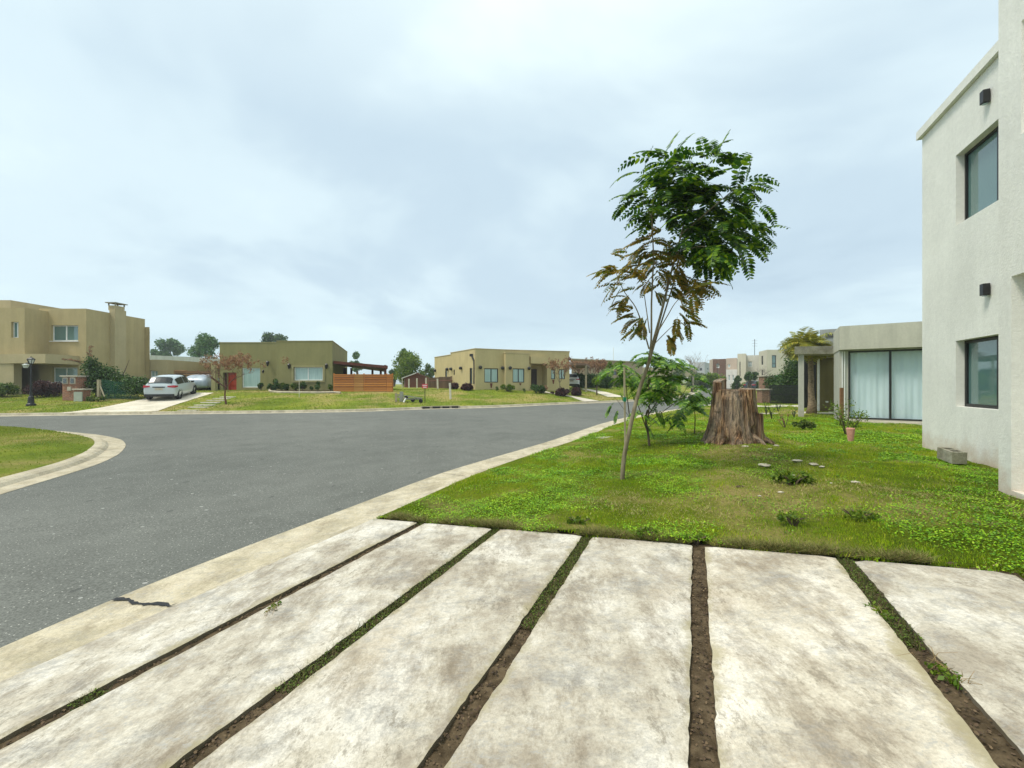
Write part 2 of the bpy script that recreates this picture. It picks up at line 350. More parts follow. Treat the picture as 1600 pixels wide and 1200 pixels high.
m_kerb = concrete_mat('kerb_concrete', (.49, .43, .31), (.38, .335, .235), (.56, .50, .375), 1.6, (.20, .16, .10), .5, .5)
m_pave = concrete_mat('pale_paving', (.62, .57, .47), (.52, .48, .39), (.68, .63, .54), .6, (.3, .26, .2), .2)
m_soil = mat('soil', (.12, .088, .052), (.045, .032, .018), 14, .95, .1, 60, 1)
m_lawn_far = lawn_mat('far_lawn_turf', [(.10, .155, .012), (.18, .235, .02), (.26, .285, .03)], (.40, .31, .12), .47, .62, .32)
m_lawn = lawn_mat('near_lawn_turf', [(.07, .115, .004), (.135, .185, .007), (.21, .235, .02)], (.42, .33, .13), .5, .64, .5)
# ground to the horizon
def zbase(x, y): return plane(y) - .06 if y < 100 else plane(y) - .06
gx = np.r_[-1500, -600, -250, np.arange(-110, 111, 10), 250, 600, 1500]; gy = np.r_[-60, -20, np.arange(-10, 151, 8), 200, 400, 900, 2200]
P = np.array([[(x, y, zbase(x, y)) for x in gx] for y in gy], float)
tag(grid_mesh('ground', P, m_lawn_far), kind='structure')
# road: one asphalt sheet on the street plane
gy = np.arange(-12, 113, 4.); P = np.array([[(x, y, plane(y)) for x in (-75, -30, -12, 0, 10, 25, 45, 70)] for y in gy], float)
tag(grid_mesh('road', P, m_asph), kind='structure')
# kerbs
def strip(name, base, nrm, prof, m, z=lambda x, y: plane(y), step=1):
    rows = []
    for (o, h) in prof: rows.append([(x+nx*o, y+ny*o, z(x+nx*o, y+ny*o)+h) for (x, y), (nx, ny) in zip(base[::step], nrm[::step])])
    P = np.array(rows, float).transpose(1, 0, 2); return grid_mesh(name, P, m, smooth=False)
tag(strip('near_kerb', near_s, nn, [(0, -.1), (0, .012), (.58, .016), (.68, .05), (.74, .085), (.86, .09), (.865, -.1)], m_kerb), kind='structure')
fn = normals(far_s, -1)
tag(strip('far_kerb', far_s, fn, [(-.45, -.1), (-.45, .008), (-.04, .012), (0, .12), (.16, .125), (.165, -.1)], m_kerb), kind='structure')
# joint sealant across the near gutter and an expansion joint further on
def joint(px, py, w_, blob):
    x, y = on_plane(px, py); i = int(np.argmin(np.hypot(near_s[:, 0]-x, near_s[:, 1]-y))); a, n_ = near_s[i], nn[i]; t = np.array([-n_[1], n_[0]])
    mb = MB(); K = 26; pts = []
    for k in range(K):
        s_ = .02 + .66*k/(K-1); wob = blob*math.sin(k*.45)*.8 + blob*.22*random.uniform(-1, 1); ww = w_*(1 + (.8*random.uniform(-.6, 1) if blob else 0))
        c = a + n_*s_ + t*(wob + .12*s_*(1 if blob else 0)); zz = .024 + max(0, s_-.58)*.4
        pts.append((c + t*ww, c - t*ww, zz))
    for k in range(K-1):
        (p0, q0, z0), (p1, q1, z1) = pts[k], pts[k+1]
        mb.quad((*p0, plane(p0[1])+z0), (*q0, plane(q0[1])+z0), (*q1, plane(q1[1])+z1), (*p1, plane(p1[1])+z1))
    return mb
tag(joint(183, 937, .014, .022).build('gutter_joint', mat('bitumen', (.02, .02, .022), None, 20, .6)), 'ragged black bitumen sealing the joint across the pale gutter', 'joint sealant')
for q in ((687, 740), (905, 672)): tag(joint(*q, .006, 0).build('kerb_joint', m_soil), kind='structure')
# driveway slabs
def UV3(la, lo, z): return (V_.x*la + U.x*lo, V_.y*la + U.y*lo, z)
def slab_z(la, lo): x, y, _ = UV3(la, lo, 0); return plane(y) + .1 + .074*(la-LAT0)
edges = [(-3.70, -3.02), (-2.92, -2.025), (-1.925, -1.02), (-.915, -.02), (.085, 1.02), (1.125, 2.0)]
fars = [4.02, 4.02, 4.03, 4.03, 4.02, 4.0]
for (a, b), lf in zip(edges, fars):
    mb = MB(); K = 170; J = 10; lo0 = -3.2
    top = []
    for i in range(K+1):
        lo_ = lo0 + (lf-lo0)*i/K; row = []
        for j in range(J+1):
            t = j/J; e = .0025*math.sin(lo_*5+a*5) + .002*math.sin(lo_*17+a*3) if j in (0, J) else 0
            if e: e += float(rng.normal(0, .0022)) - (.006 if rng.random() < .03 else 0)
            rr = .0
            if i == K and j in (0, J): rr = .02 if a < 1 else .05
            row.append(UV3(a+(b-a)*t + e*(1 if j else -1), lo_-rr, slab_z(a+(b-a)*t, lo_) - (.007 if j in (0, J) or i in (0, K) else 0) ))
        top.append(row)
    vs = [p for r in top for p in r]; W = J+1
    fs = [(i*W+j, i*W+j+1, (i+1)*W+j+1, (i+1)*W+j) for i in range(K) for j in range(J)]
    ring = [i*W for i in range(K+1)] + [K*W+j for j in range(1, W)] + [i*W+J for i in range(K-1, -1, -1)] + [j for j in range(J-1, 0, -1)]
    nb = len(vs); vs += [(vs[i][0], vs[i][1], vs[i][2]-.10) for i in ring]
    for k in range(len(ring)): k2 = (k+1) % len(ring); fs.append((ring[k], ring[k2], nb+k2, nb+k))
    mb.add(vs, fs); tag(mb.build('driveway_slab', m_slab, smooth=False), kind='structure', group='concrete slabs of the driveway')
# soil bed beneath slabs and under the lawn
las = np.linspace(-3.72, 2.06, 80); los = np.linspace(-3.3, 4.2, 150)
bed = np.array([[UV3(a, l, slab_z(a, l) - .032 + .010*math.sin(a*31+l*13)*math.sin(l*23) + rng.normal(0, .005)) for a in las] for l in los], float)
tag(grid_mesh('driveway_soil', bed, m_soil), kind='structure')
# near lawn
def lumps(x, y): return .018*np.sin(x*2.1+y*1.3)+.014*np.sin(x*4.3-y*3.1)+.01*np.sin(x*9+y*7)+.006*np.sin(17*x-13*y)
rows = []
ys = np.r_[np.arange(-3, 1.6, .2), np.arange(1.6, 14, .12), np.arange(14, 40, .5), np.arange(40, 112, 3)]
for y in ys:
    x0 = float(Xn(y)); r = []
    for t in np.linspace(0, 1, 130)**1.7:
        x = x0 + t*(34 if y < 40 else 70)
        z = ground(x+1e-3, y) + float(lumps(x, y))*min(1, t*30)
        if lon(x, y) < 4.02:                     # the driveway cuts the lawn here: only right of the slabs
            z = z - .0 if lat(x, y) > 2.05 else -.3
        r.append((x, y, z))
    rows.append(r)
LN = np.array(rows, float); lo_ = LN[..., 0]*U.x + LN[..., 1]*U.y; la_ = LN[..., 0]*V_.x + LN[..., 1]*V_.y
i = np.arange(LN.shape[0]*LN.shape[1]).reshape(LN.shape[:2]); fq = np.stack([i[:-1, :-1], i[:-1, 1:], i[1:, 1:], i[1:, :-1]], -1).reshape(-1, 4)
okv = ((lo_ > 3.98) | (la_ > 2.02)).ravel(); fq = fq[okv[fq].all(1)]
me = bpy.data.meshes.new('near_lawn'); me.from_pydata(LN.reshape(-1, 3).tolist(), [], fq.tolist()); me.update()
tag(link('near_lawn', me, m_lawn, None, True), kind='structure')
# far lawn
xs = np.r_[np.arange(-62, 22, .8), np.arange(22, 60, 2.)]; ss = np.r_[0.15, .5, np.arange(1, 12, 1.), 14, 20, 30, 50, 80, 120]
FLW = np.array([[(x, float(Yk(x))+s, ground(x, float(Yk(x))+s)) for s in ss] for x in xs], float)
tag(grid_mesh('far_lawn', FLW, m_lawn_far), kind='structure')
# traffic-island lawn with a broad rounded kerb, on the left
isl_out = [on_plane(*p) for p in [(-260, 860), (-120, 812), (0, 773), (93, 745), (154, 726), (187, 710), (198, 696), (191, 687), (159, 680), (93, 673.6), (0, 668), (-200, 662), (-500, 658)]]
isl_out = smooth_poly(np.array(isl_out), .2, 8); on_ = normals(isl_out, -1)
tag(strip('island_kerb', isl_out, on_, [(0, -.1), (0, .008), (.34, .012), (.40, .07), (.47, .10), (.62, .105), (.625, -.1)], m_kerb), kind='structure')
inn = isl_out + on_*.61; cx, cy = -18., 13.5; rows = []
for t in (0, .04, .1, .2, .35, .55, .8, 1): rows.append([(x+(cx-x)*t, y+(cy-y)*t, plane(y+(cy-y)*t)+.10+.12*min(1, t*4)) for x, y in inn])
tag(grid_mesh('island_lawn', np.array(rows, float), m_lawn_far), kind='structure')
# ---------------------------------------------------------------- grass and clover
def blades(P, h, wd, lean=.5):
    """P (n,3) roots -> triangles"""
    n = len(P); a = rng.uniform(0, 2*np.pi, n); hh = h*rng.uniform(.5, 1.3, n); ww = wd*rng.uniform(.7, 1.3, n); l = lean*hh*rng.uniform(.2, 1.3, n); b = rng.uniform(0, 2*np.pi, n)
    dx, dy = np.cos(a)*ww/2, np.sin(a)*ww/2; T = np.empty((n, 3, 3))
    T[:, 0] = P - np.c_[dx, dy, np.zeros(n)]; T[:, 1] = P + np.c_[dx, dy, np.zeros(n)]; T[:, 2] = P + np.c_[np.cos(b)*l, np.sin(b)*l, hh]; return T.reshape(-1, 3)
def clover(P, size, hgt):
    n = len(P); a = rng.uniform(0, 2*np.pi, n); s = size*rng.uniform(.6, 1.3, n); tx, ty = rng.normal(0, .35, n), rng.normal(0, .35, n); C = P + np.c_[np.zeros(n), np.zeros(n), hgt*rng.uniform(.3, 1.2, n)]
    T = np.empty((n, 5, 3))
    for k in range(5):
        an = a + 2*np.pi*k/5; r = s*(1 if k else .8); ox, oy = np.cos(an)*r/2, np.sin(an)*r/2; T[:, k] = C + np.c_[ox, oy, ox*tx+oy*ty]
    return T.reshape(-1, 3)
def vnoise(x, y, f, seed):
    r_ = np.random.default_rng(seed); G = r_.random((64, 64)); u, v = (x*f) % 64, (y*f) % 64; i, j = u.astype(int), v.astype(int); a, b = u-i, v-j; a, b = a*a*(3-2*a), b*b*(3-2*b)
    return (G[i % 64, j % 64]*(1-a)*(1-b) + G[(i+1) % 64, j % 64]*a*(1-b) + G[i % 64, (j+1) % 64]*(1-a)*b + G[(i+1) % 64, (j+1) % 64]*a*b)
def fbm(x, y, f, seed): return .55*vnoise(x, y, f, seed) + .3*vnoise(x, y, f*2.2, seed+1) + .15*vnoise(x, y, f*5, seed+2)
gz = np.vectorize(ground)
dry_blobs = [(*hit(1200, 770).xy, 1.1), (*hit(1190, 735).xy, 1.0), (*hit(950, 775).xy, .5), (*hit(1150, 700).xy, 1.2), (*hit(1000, 800).xy, .45), (*hit(1370, 765).xy, .5), (*hit(1240, 715).xy, 1.1), (*hit(1020, 712).xy, .8), (*hit(1110, 810).xy, .35), (*hit(1180, 700).xy, 1.0)]
def dryness(x, y):
    d = fbm(x, y, .8, 3)*.75
    for (bx, by, br) in dry_blobs: d = d + .21*np.exp(-((x-bx)**2+(y-by)**2)/br**2)
    return d
def scatter_near(n, y0, y1, xr, seed):
    r_ = np.random.default_rng(seed); y = y0 + (y1-y0)*r_.random(n)**1.2; x = np.interp(y, near_b[:, 1], near_b[:, 0]) + .02 + r_.random(n)*xr
    lo_, la_ = x*U.x+y*U.y, x*V_.x+y*V_.y; wob = 4.03 + .035*np.sin(la_*9) + .02*np.sin(la_*23) + r_.normal(0, .02, n)
    hs = (la_ > 4.22) & (lo_ > 6.9) | (la_ > 3.35) & (lo_ < 6.98)
    k = ((lo_ > wob) | (la_ > 2.06)) & ~((la_ > 4.24) & (lo_ < 11.2)) & ~((la_ > 3.34) & (lo_ < 6.96)) & (x/y < 1.9); x, y = x[k], y[k]
    z = gz(x, y) + lumps(x, y) - .012; return np.c_[x, y, z]
m_blade = leafmat('grass_blades', [(.09, .18, .002), (.20, .35, .003), (.33, .44, .006), (.46, .47, .03)], .3, .6, (.9, 1.6, .9))
m_clover = leafmat('clover_leaves', [(.06, .17, .002), (.14, .33, .003), (.26, .47, .005), (.40, .56, .02)], .25, .5, (1.1, 1.3, .9))
m_dry = leafmat('dry_grass', [(.20, .15, .05), (.40, .32, .12), (.52, .44, .20), (.24, .30, .04)], .15, .8)
A = scatter_near(345000, 1.2, 8.8, 9, 1); B = scatter_near(170000, 7, 17, 14, 2); C_ = scatter_near(60000, 15, 38, 22, 4)
dA, dB = dryness(A[:, 0], A[:, 1]), dryness(B[:, 0], B[:, 1]); u = rng.random(len(A)); ub = rng.random(len(B))
green = u > (dA-.42)*2.2
cl = fbm(A[:, 0], A[:, 1], 1.3, 9) + .25*rng.random(len(A)) + .12*np.exp(-((A[:, 0]-1.0)**2+(A[:, 1]-7)**2)/4)
kc = green & (cl > .66); kb = green & ~kc
bare = ((~green) & (rng.random(len(A)) < .85))
tag(np_mesh('grass', np.vstack([blades(A[kb], .036, .007), blades(B[ub > (dB-.44)*2.2], .042, .013), blades(C_, .05, .03)]), 3, m_blade), 'short green grass of the lawn beside the driveway', 'grass', kind='stuff')
tag(np_mesh('clover', np.vstack([clover(A[kc], .015, .034), clover(B[(ub > (dB-.36)*2.2) & (fbm(B[:, 0], B[:, 1], 1.3, 9) > .5)], .026, .04)]), 5, m_clover), 'low bright green clover spreading through the near lawn', 'clover', kind='stuff')
Dr = np.vstack([A[bare], B[ub <= (dB-.44)*2.2]])
# dry fringe along the slab ends
la = rng.uniform(-3.5, 2.1, 26000); lo_ = 4.04 + np.abs(rng.normal(0, .07, 26000)); x, y = V_.x*la+U.x*lo_, V_.y*la+U.y*lo_
k = (x > np.interp(y, near_b[:, 1], near_b[:, 0])) & (fbm(la*1.0+9, lo_*.3, 2.2, 77)+.18*rng.random(len(la)) > .58+.6*(lo_-4.04)); Fr = np.c_[x, y, gz(x, y)-.01][k]
tag(np_mesh('dry_grass', blades(Dr, .030, .009, 1.3), 3, m_dry), 'straw coloured dry grass in worn patches of the near lawn', 'dry grass', kind='stuff')
tag(np_mesh('dead_fringe', blades(Fr, .06, .007, 1.7), 3, leafmat('dead_fringe', [(.08, .055, .025), (.13, .16, .02), (.30, .23, .10), (.12, .19, .02)], .1, .9)), 'dead brown grass matted along the lawn edge above the slabs', 'dead grass', kind='stuff')
# moss and weeds growing in the driveway gaps
parts_b, parts_c = [], []
for gi, (ga, gb) in enumerate([(-3.02, -2.92), (-2.025, -1.925), (-1.02, -.915), (-.02, .085), (1.02, 1.125)]):
    n = 7500; la = rng.uniform(ga, gb, n); lo_ = rng.uniform(-1.5, 4.02, n)
    dens = fbm(la*0+gi*7.7, lo_, .9, 20+gi); want = [.58, .50, .50, .64, .42][gi]; want = want - .22*(lo_ > 2.4)*(gi in (2, 1)) + .1*(gi == 3)
    k = dens > want; la, lo_ = la[k], lo_[k]; x, y = V_.x*la+U.x*lo_, V_.y*la+U.y*lo_; z = np.array([slab_z(a, l) for a, l in zip(la, lo_)]) - .034
    Pm = np.c_[x, y, z]; h = len(Pm)//2; parts_b.append(blades(Pm[:h], .05, .005, .8)); parts_c.append(clover(Pm[h:], .010, .030))
tag(np_mesh('gap_grass', np.vstack(parts_b), 3, leafmat('gap_blades', [(.05, .045, .012), (.06, .085, .012), (.11, .14, .02), (.22, .18, .07)], .2, .7)), 'thin grass and moss growing in the gaps of the driveway', 'grass', kind='stuff')
tag(np_mesh('gap_moss', np.vstack(parts_c), 5, leafmat('moss', [(.04, .05, .012), (.07, .10, .014), (.12, .19, .02)], .1, .8)), 'small mossy leaves in the gaps between driveway slabs', 'moss', kind='stuff')
# litter: bits of soil, twigs, dead leaves on gap soil
n = 5000; gi = rng.integers(0, 5, n); g0 = np.array([-3.02, -2.025, -1.02, -.02, 1.02])[gi]; la = g0 + rng.random(n)*.105; lo_ = rng.uniform(-1.5, 4.0, n)
x, y = V_.x*la+U.x*lo_, V_.y*la+U.y*lo_; z = np.array([slab_z(a, l) for a, l in zip(la, lo_)]) - .028
tag(np_mesh('soil_crumbs', clover(np.c_[x, y, z], .013, .01), 5, leafmat('crumbs', [(.03, .02, .012), (.08, .05, .03), (.16, .11, .06)], 0, .9)), 'brown crumbs of soil and dead leaf in the driveway gaps', 'litter', kind='stuff')
PATHS = [[(96, 647.2), (160, 637), (226, 623.5), (262, 613.5), (334, 614), (308, 622), (270, 634), (240, 645.6)], [(836, 610.5), (892.5, 620.5), (914, 629), (941, 628.2), (904, 620.8), (846, 610.5)], [(907, 607.8), (930, 613), (950, 620.5), (977, 620.6), (948, 613), (917, 607.8)]]
def in_paths(x, y):
    r = np.zeros(len(x), bool)
    for P_ in PATHS:
        Q_ = [hit(*p) for p in P_]; c = np.zeros(len(x), bool)
        for a, b in zip(Q_, Q_[1:]+Q_[:1]):
            k = ((a.y > y) != (b.y > y)) & (x < (b.x-a.x)*(y-a.y)/(b.y-a.y+1e-9)+a.x); c ^= k
        r |= c
    return r
# far lawns: short tufts that break the surface up
def scatter_far(n):
    x = rng.uniform(-40, 22, n); s = .3 + 13*rng.random(n)**1.1; y = Yk(x) + s; k = ~in_paths(x, y); x, y = x[k], y[k]; return np.c_[x, y, gz(x, y)-.01]
Pf = scatter_far(60000); Pi = []
while len(Pi) < 26000:
    k = rng.integers(0, len(inn)); t = rng.random()**.7; x_ = inn[k, 0]+(cx-inn[k, 0])*t; y_ = inn[k, 1]+(cy-inn[k, 1])*t
    Pi.append((x_, y_, plane(y_)+.09+.12*min(1, t*4)))
m_fb = leafmat('far_grass', [(.09, .15, .010), (.18, .25, .016), (.27, .31, .035), (.38, .33, .09)], .3, .7, (.32, 2.2, .6))
tag(np_mesh('far_grass', blades(Pf, .06, .05, .8), 3, m_fb), 'mown yellow green grass on the lawns across the street', 'grass', kind='stuff')
tag(np_mesh('island_grass', blades(np.array(Pi), .045, .022, .6), 3, m_fb), 'mown grass inside the rounded kerb on the left', 'grass', kind='stuff')
# ---------------------------------------------------------------- architecture helpers
def inset(poly, d):
    n = len(poly); out = []
    for i in range(n):
        p0, p1, p2 = Vector(poly[i-1]), Vector(poly[i]), Vector(poly[(i+1) % n]); a, b = (p1-p0).normalized(), (p2-p1).normalized()
        na, nb = Vector((-a.y, a.x)), Vector((-b.y, b.x)); k = 1+na.dot(nb); m_ = (na+nb)/max(k, .3); out.append(tuple(p1+m_*d))
    return out
def shell(mb, poly, z0, z1, holes=None, rev=.18, par=.35, th=.18, roof=True):
    """walls round a footprint (counter-clockwise) with real openings, reveals, parapet and roof"""
    holes = holes or {}; n = len(poly)
    for i in range(n):
        P, Q = Vector((*poly[i], 0)), Vector((*poly[(i+1) % n], 0)); L = (Q-P).length; d = (Q-P)/L; inn_ = Vector((-d.y, d.x, 0)); H = holes.get(i, [])
        S = sorted({0, L, *[h[0] for h in H], *[h[1] for h in H]}); Z = sorted({z0, z1, *[h[2] for h in H], *[h[3] for h in H]})
        pt = lambda s, z, k=0: tuple(P + d*s + inn_*k + Vector((0, 0, z)))
        for a, b in zip(S[:-1], S[1:]):
            for c, e in zip(Z[:-1], Z[1:]):
                if any(h[0] <= (a+b)/2 <= h[1] and h[2] <= (c+e)/2 <= h[3] for h in H): continue
                mb.quad(pt(a, c), pt(b, c), pt(b, e), pt(a, e))
        for h in H:
            s0, s1, a, b = h[:4]; r = h[4] if len(h) > 4 else rev
            mb.quad(pt(s0, a), pt(s0, a, r), pt(s0, b, r), pt(s0, b)); mb.quad(pt(s1, a, r), pt(s1, a), pt(s1, b), pt(s1, b, r))
            mb.quad(pt(s0, b), pt(s0, b, r), pt(s1, b, r), pt(s1, b)); mb.quad(pt(s0, a, r), pt(s0, a), pt(s1, a), pt(s1, a, r))
            if len(h) > 5 and h[5]: mb.quad(pt(s0, a, r), pt(s1, a, r), pt(s1, b, r), pt(s0, b, r))
    if roof:
        ins = inset(poly, th); zr = z1-par
        for i in range(n):
            j = (i+1) % n; mb.quad((*poly[i], z1), (*poly[j], z1), (*ins[j], z1), (*ins[i], z1)); mb.quad((*ins[i], z1), (*ins[j], z1), (*ins[j], zr), (*ins[i], zr))
        mb.add([(*p, zr) for p in ins], [tuple(range(n))])
    return mb
def on_edge(P, Q, px):
    r = (px-800)/F; dx, dy = Q[0]-P[0], Q[1]-P[1]; t = (r*P[1]-P[0])/(dx-r*dy); return t*math.hypot(dx, dy), P[1]+dy*t
def wpx(P, Q, x0, x1, yt, yb, *extra):
    """an opening in wall P-Q given by where it is seen"""
    s0, Y0 = on_edge(P, Q, x0); s1, Y1 = on_edge(P, Q, x1); Y = (Y0+Y1)/2; return (s0, s1, EYE+(600-yb)/F*Y, EYE+(600-yt)/F*Y, *extra)
def window(parent, P, Q, h, rev, fm, pm, bars=(.5,), t=.06, rows=(), name='window', pane='pane', thick=.05, sill=None):
    P3, Q3 = Vector((*P, 0)), Vector((*Q, 0)); d = (Q3-P3).normalized(); inn_ = Vector((-d.y, d.x, 0)); s0, s1, z0, z1 = h[:4]; rz = math.atan2(d.y, d.x)
    def bx(mb, a, b, c, e, k, tk): ctr = P3 + d*(a+b)/2 + inn_*k + Vector((0, 0, (c+e)/2)); mb.box(ctr, (b-a, tk, e-c), rz)
    mb = MB(); k = rev-.03
    bx(mb, s0+.003, s1-.003, z0+.003, z0+t, k, thick); bx(mb, s0+.003, s1-.003, z1-t, z1-.003, k, thick); bx(mb, s0+.003, s0+t, z0+t, z1-t, k, thick); bx(mb, s1-t, s1-.003, z0+t, z1-t, k, thick)
    for b in bars: c = s0+(s1-s0)*b; bx(mb, c-t*.5, c+t*.5, z0+t, z1-t, k-.004, thick)
    for b in rows: c = z0+(z1-z0)*b; bx(mb, s0+t, s1-t, c-t*.4, c+t*.4, k-.002, thick)
    f = mb.build(name, fm, parent); g = MB(); bx(g, s0+t*.5, s1-t*.5, z0+t*.5, z1-t*.5, k+.012, .012); g.build(pane, pm, f)
    if sill: b_ = MB(); bx(b_, s0-.05, s1+.05, z0-.06, z0-.004, -.02, .12); b_.build('sill', sill, f)
    return f
def coping(mb, poly, z, h=.06, over=.03, wd=.24, edges=None):
    out = inset(poly, -over); ins = inset(poly, wd); n = len(poly)
    for i in (edges if edges is not None else range(n)):
        j = (i+1) % n; a, b, c, d = out[i], out[j], ins[j], ins[i]
        mb.add([(*a, z), (*b, z), (*c, z), (*d, z), (*a, z+h), (*b, z+h), (*c, z+h), (*d, z+h)], [(3, 2, 1, 0), (4, 5, 6, 7), (0, 1, 5, 4), (1, 2, 6, 5), (2, 3, 7, 6), (3, 0, 4, 7)])
def xy(px, Y): return ((px-800)/F*Y, Y)
m_black = mat('black_metal', (.012, .012, .013), (.008, .008, .009), 8, .45, .5, 60, .05)
m_darkf = mat('dark_aluminium', (.018, .018, .018), None, 8, .4, .5, 60, .05)
m_whitef = mat('white_aluminium', (.78, .78, .75), (.70, .70, .67), 5, .4, .4, 60, .05)
m_gl_teal = glass_dark('tinted_glass', (.10, .19, .18)); m_gl_dark = glass_dark('dark_glass', (.012, .02, .018)); m_gl_clear = glass_clear('clear_glass')
m_gl_blind = mat('glass_over_blind', (.34, .44, .42), (.26, .37, .35), .8, .12, .8, 3, .02, stretch=(3, 3, .5))
m_curt_far = mat('pale_curtain_glass', (.42, .56, .53), (.32, .46, .44), 2.5, .12, .8, 3, .02, stretch=(4, 4, .3))
# ---------------------------------------------------------------- white two-storey house on the right
m_w1 = stucco('white_textured_render', (.84, .835, .77), .05, .38, 34, (.50, .36, .24), .52)
def L2(la, lo): return (V_.x*la+U.x*lo, V_.y*la+U.y*lo)
zb = 0.2
h1 = thing('two_storey_house', 'white rendered two storey house with black framed windows at the right edge', 'house', (*L2(7, 8), zb))
A1, A2 = L2(4.27, 11.1), L2(4.27, 6.9); foot = [A1, A2, L2(9.5, 6.9), L2(9.5, 11.1)]
ws1 = lambda x: on_edge(A1, A2, x)[0]
up = (1.18, 2.95, 4.69, 5.94); lw = (1.18, 2.95, 1.46, 2.63)
mb = MB(); shell(mb, foot, zb, 6.9, {0: [(*up, .17), (*lw, .17)]}); mb.build('wall', m_w1, h1)
mb = MB(); coping(mb, foot, 6.905, .16, .07, .3); mb.build('coping', m_w1, h1)
window(h1, A1, A2, up, .17, m_black, m_gl_teal, bars=(.5,), t=.045); window(h1, A1, A2, lw, .17, m_black, m_gl_teal, bars=(.5,), t=.055)
# nearer volume with deep recesses
B1, B2 = L2(3.37, 6.94), L2(3.37, 3.0); foot2 = [B1, B2, L2(8.5, 3.0), L2(8.5, 6.94)]
mb = MB(); shell(mb, foot2, zb, 7.6, {0: [(.22, 2.6, .62, 3.11, .55, True), (.38, 2.4, 4.68, 5.95, .45, True)]}, rev=.5); mb.build('porch_wall', m_w1, h1)
mb = MB(); a = Vector((*L2(3.37+.02, 6.72-.004), 0)); b = Vector((*L2(3.37+.54, 6.72-.004), 0)); mb.beam(a+Vector((0, 0, .57)), b+Vector((0, 0, .57)), .01, .09)
mb.build('flashing', mat('blue_grey_membrane', (.13, .20, .25), None, 5, .6), h1)
for zz, ht in ((6.42, .22), (3.36, .2)):     # wall lights
    p = Vector((*L2(4.27-.055, 9.0), zz)); mb = MB(); mb.box(p, (.085, .095, ht*.92), math.atan2(U.y, U.x)-math.pi/2); l_ = mb.build('wall_light', m_black, h1, bevel=.006)
    mb = MB(); mb.lathe((p.x, p.y, p.z-ht/2-.003), [(.035, -.004), (.035, 0)], 12); mb.build('lens', m_gl_blind, l_)
# ---------------------------------------------------------------- single-storey concrete and glass house beside it
m_c2 = stucco('grey_white_cement', (.56, .545, .45), .16, .4, 30)
m_c2w = stucco('pale_render', (.49, .485, .42), .10, .3, 30, (.36, .32, .24), .42)
m_conc = concrete_mat('raw_concrete', (.30, .29, .22), (.21, .20, .14), (.38, .37, .29), 1.2, (.10, .09, .05), .6)
m_olive = stucco('olive_brown_wall', (.17, .145, .055), .2, .3, 40)
h2 = thing('glass_front_house', 'single storey cement house with curtained sliding glass doors and a concrete portico', 'house', (14, 19, .3))
d2 = Vector((.835, -.55, 0)); b2 = Vector((.55, .835, 0)); O = Vector((*xy(1312, 15.2), 0))
def q2(s, t): v = O + d2*s + b2*t; return (v.x, v.y)
zt2, zf = 4.0, 3.13
mb = MB(); mb.prism([q2(0, 0), q2(7, 0), q2(7, 2.2), q2(0, 2.2)], zf, zt2); mb.build('fascia', m_c2, h2)
fp = [q2(.08, .30), q2(6.8, .30), q2(6.8, 9), q2(.02, 9), q2(.02, 2.4), q2(.02, 2.0)]
mb = MB(); fp = [q2(.02, .32), q2(6.8, .32), q2(6.8, 9), q2(3, 9), q2(3, 2.3), q2(.02, 2.3)]
shell(mb, fp, .2, 3.12, {0: [(.26, 2.62, .56, 3.09, .10), (3.0, 4.5, .56, 3.09, .10)]}, roof=False); mb.prism([q2(3.06, 2.25), q2(6.7, 2.25), q2(6.7, 8.9), q2(3.06, 8.9)], 3.1, 3.75); mb.build('wall', m_c2w, h2)
mb = MB(); mb.prism([q2(.14, .18), q2(3, .18), q2(3, .315), q2(.14, .315)], .3, .52); mb.build('threshold', m_pave, h2)
def slider(s0, s1):
    f = window(h2, fp[0], fp[1], (s0, s1, .56, 3.09), .10, m_darkf, m_gl_clear, bars=(.5,), t=.06, name='sliding_door', thick=.07)
    for a, b, sd_ in ((s0+.03, (s0+s1)/2, 1), ((s0+s1)/2, s1-.03, 5)):       # curtains hanging behind the panes
        K = 90; rr = np.random.default_rng(sd_); zs = np.linspace(.60, 3.05, 26); rows = []
        for z in zs:
            r = []
            for k in range(K+1):
                t = k/K; s = a+(b-a)*t; g_ = (z-.6)/2.45
                w_ = .018*math.sin(t*17+sd_)+.010*math.sin(t*41+2*sd_)+.020*(1-g_)*math.sin(t*7+z*1.4)+.012*math.sin(t*9-z*3.1+sd_)*(1-g_)
                p = Vector((*q2(.02+s, .32+.20), 0)) + b2*w_; r.append((p.x, p.y, z))
            rows.append(r)
        grid_mesh('curtain', np.array(rows, float), m_curtain, f)
m_curtain = mat('white_curtain', (.86, .89, .92), (.78, .82, .87), .8, .9, .1, 30, .1, stretch=(2, 2, .3))
slider(.26, 2.62)
mb = MB(); mb.prism([q2(.1, .66), q2(6.7, .66), q2(6.7, .7), q2(.1, .7)], .3, 3.1); mb.build('room_wall', mat('room_dark', (.25, .25, .24)), h2)
mb = MB()
for s_ in (.10, .17): v = q2(s_, .27); mb.box((v[0], v[1], 1.83), (.03, .03, 2.5), math.atan2(d2.y, d2.x))
mb.build('door_track', m_whitef, h2)
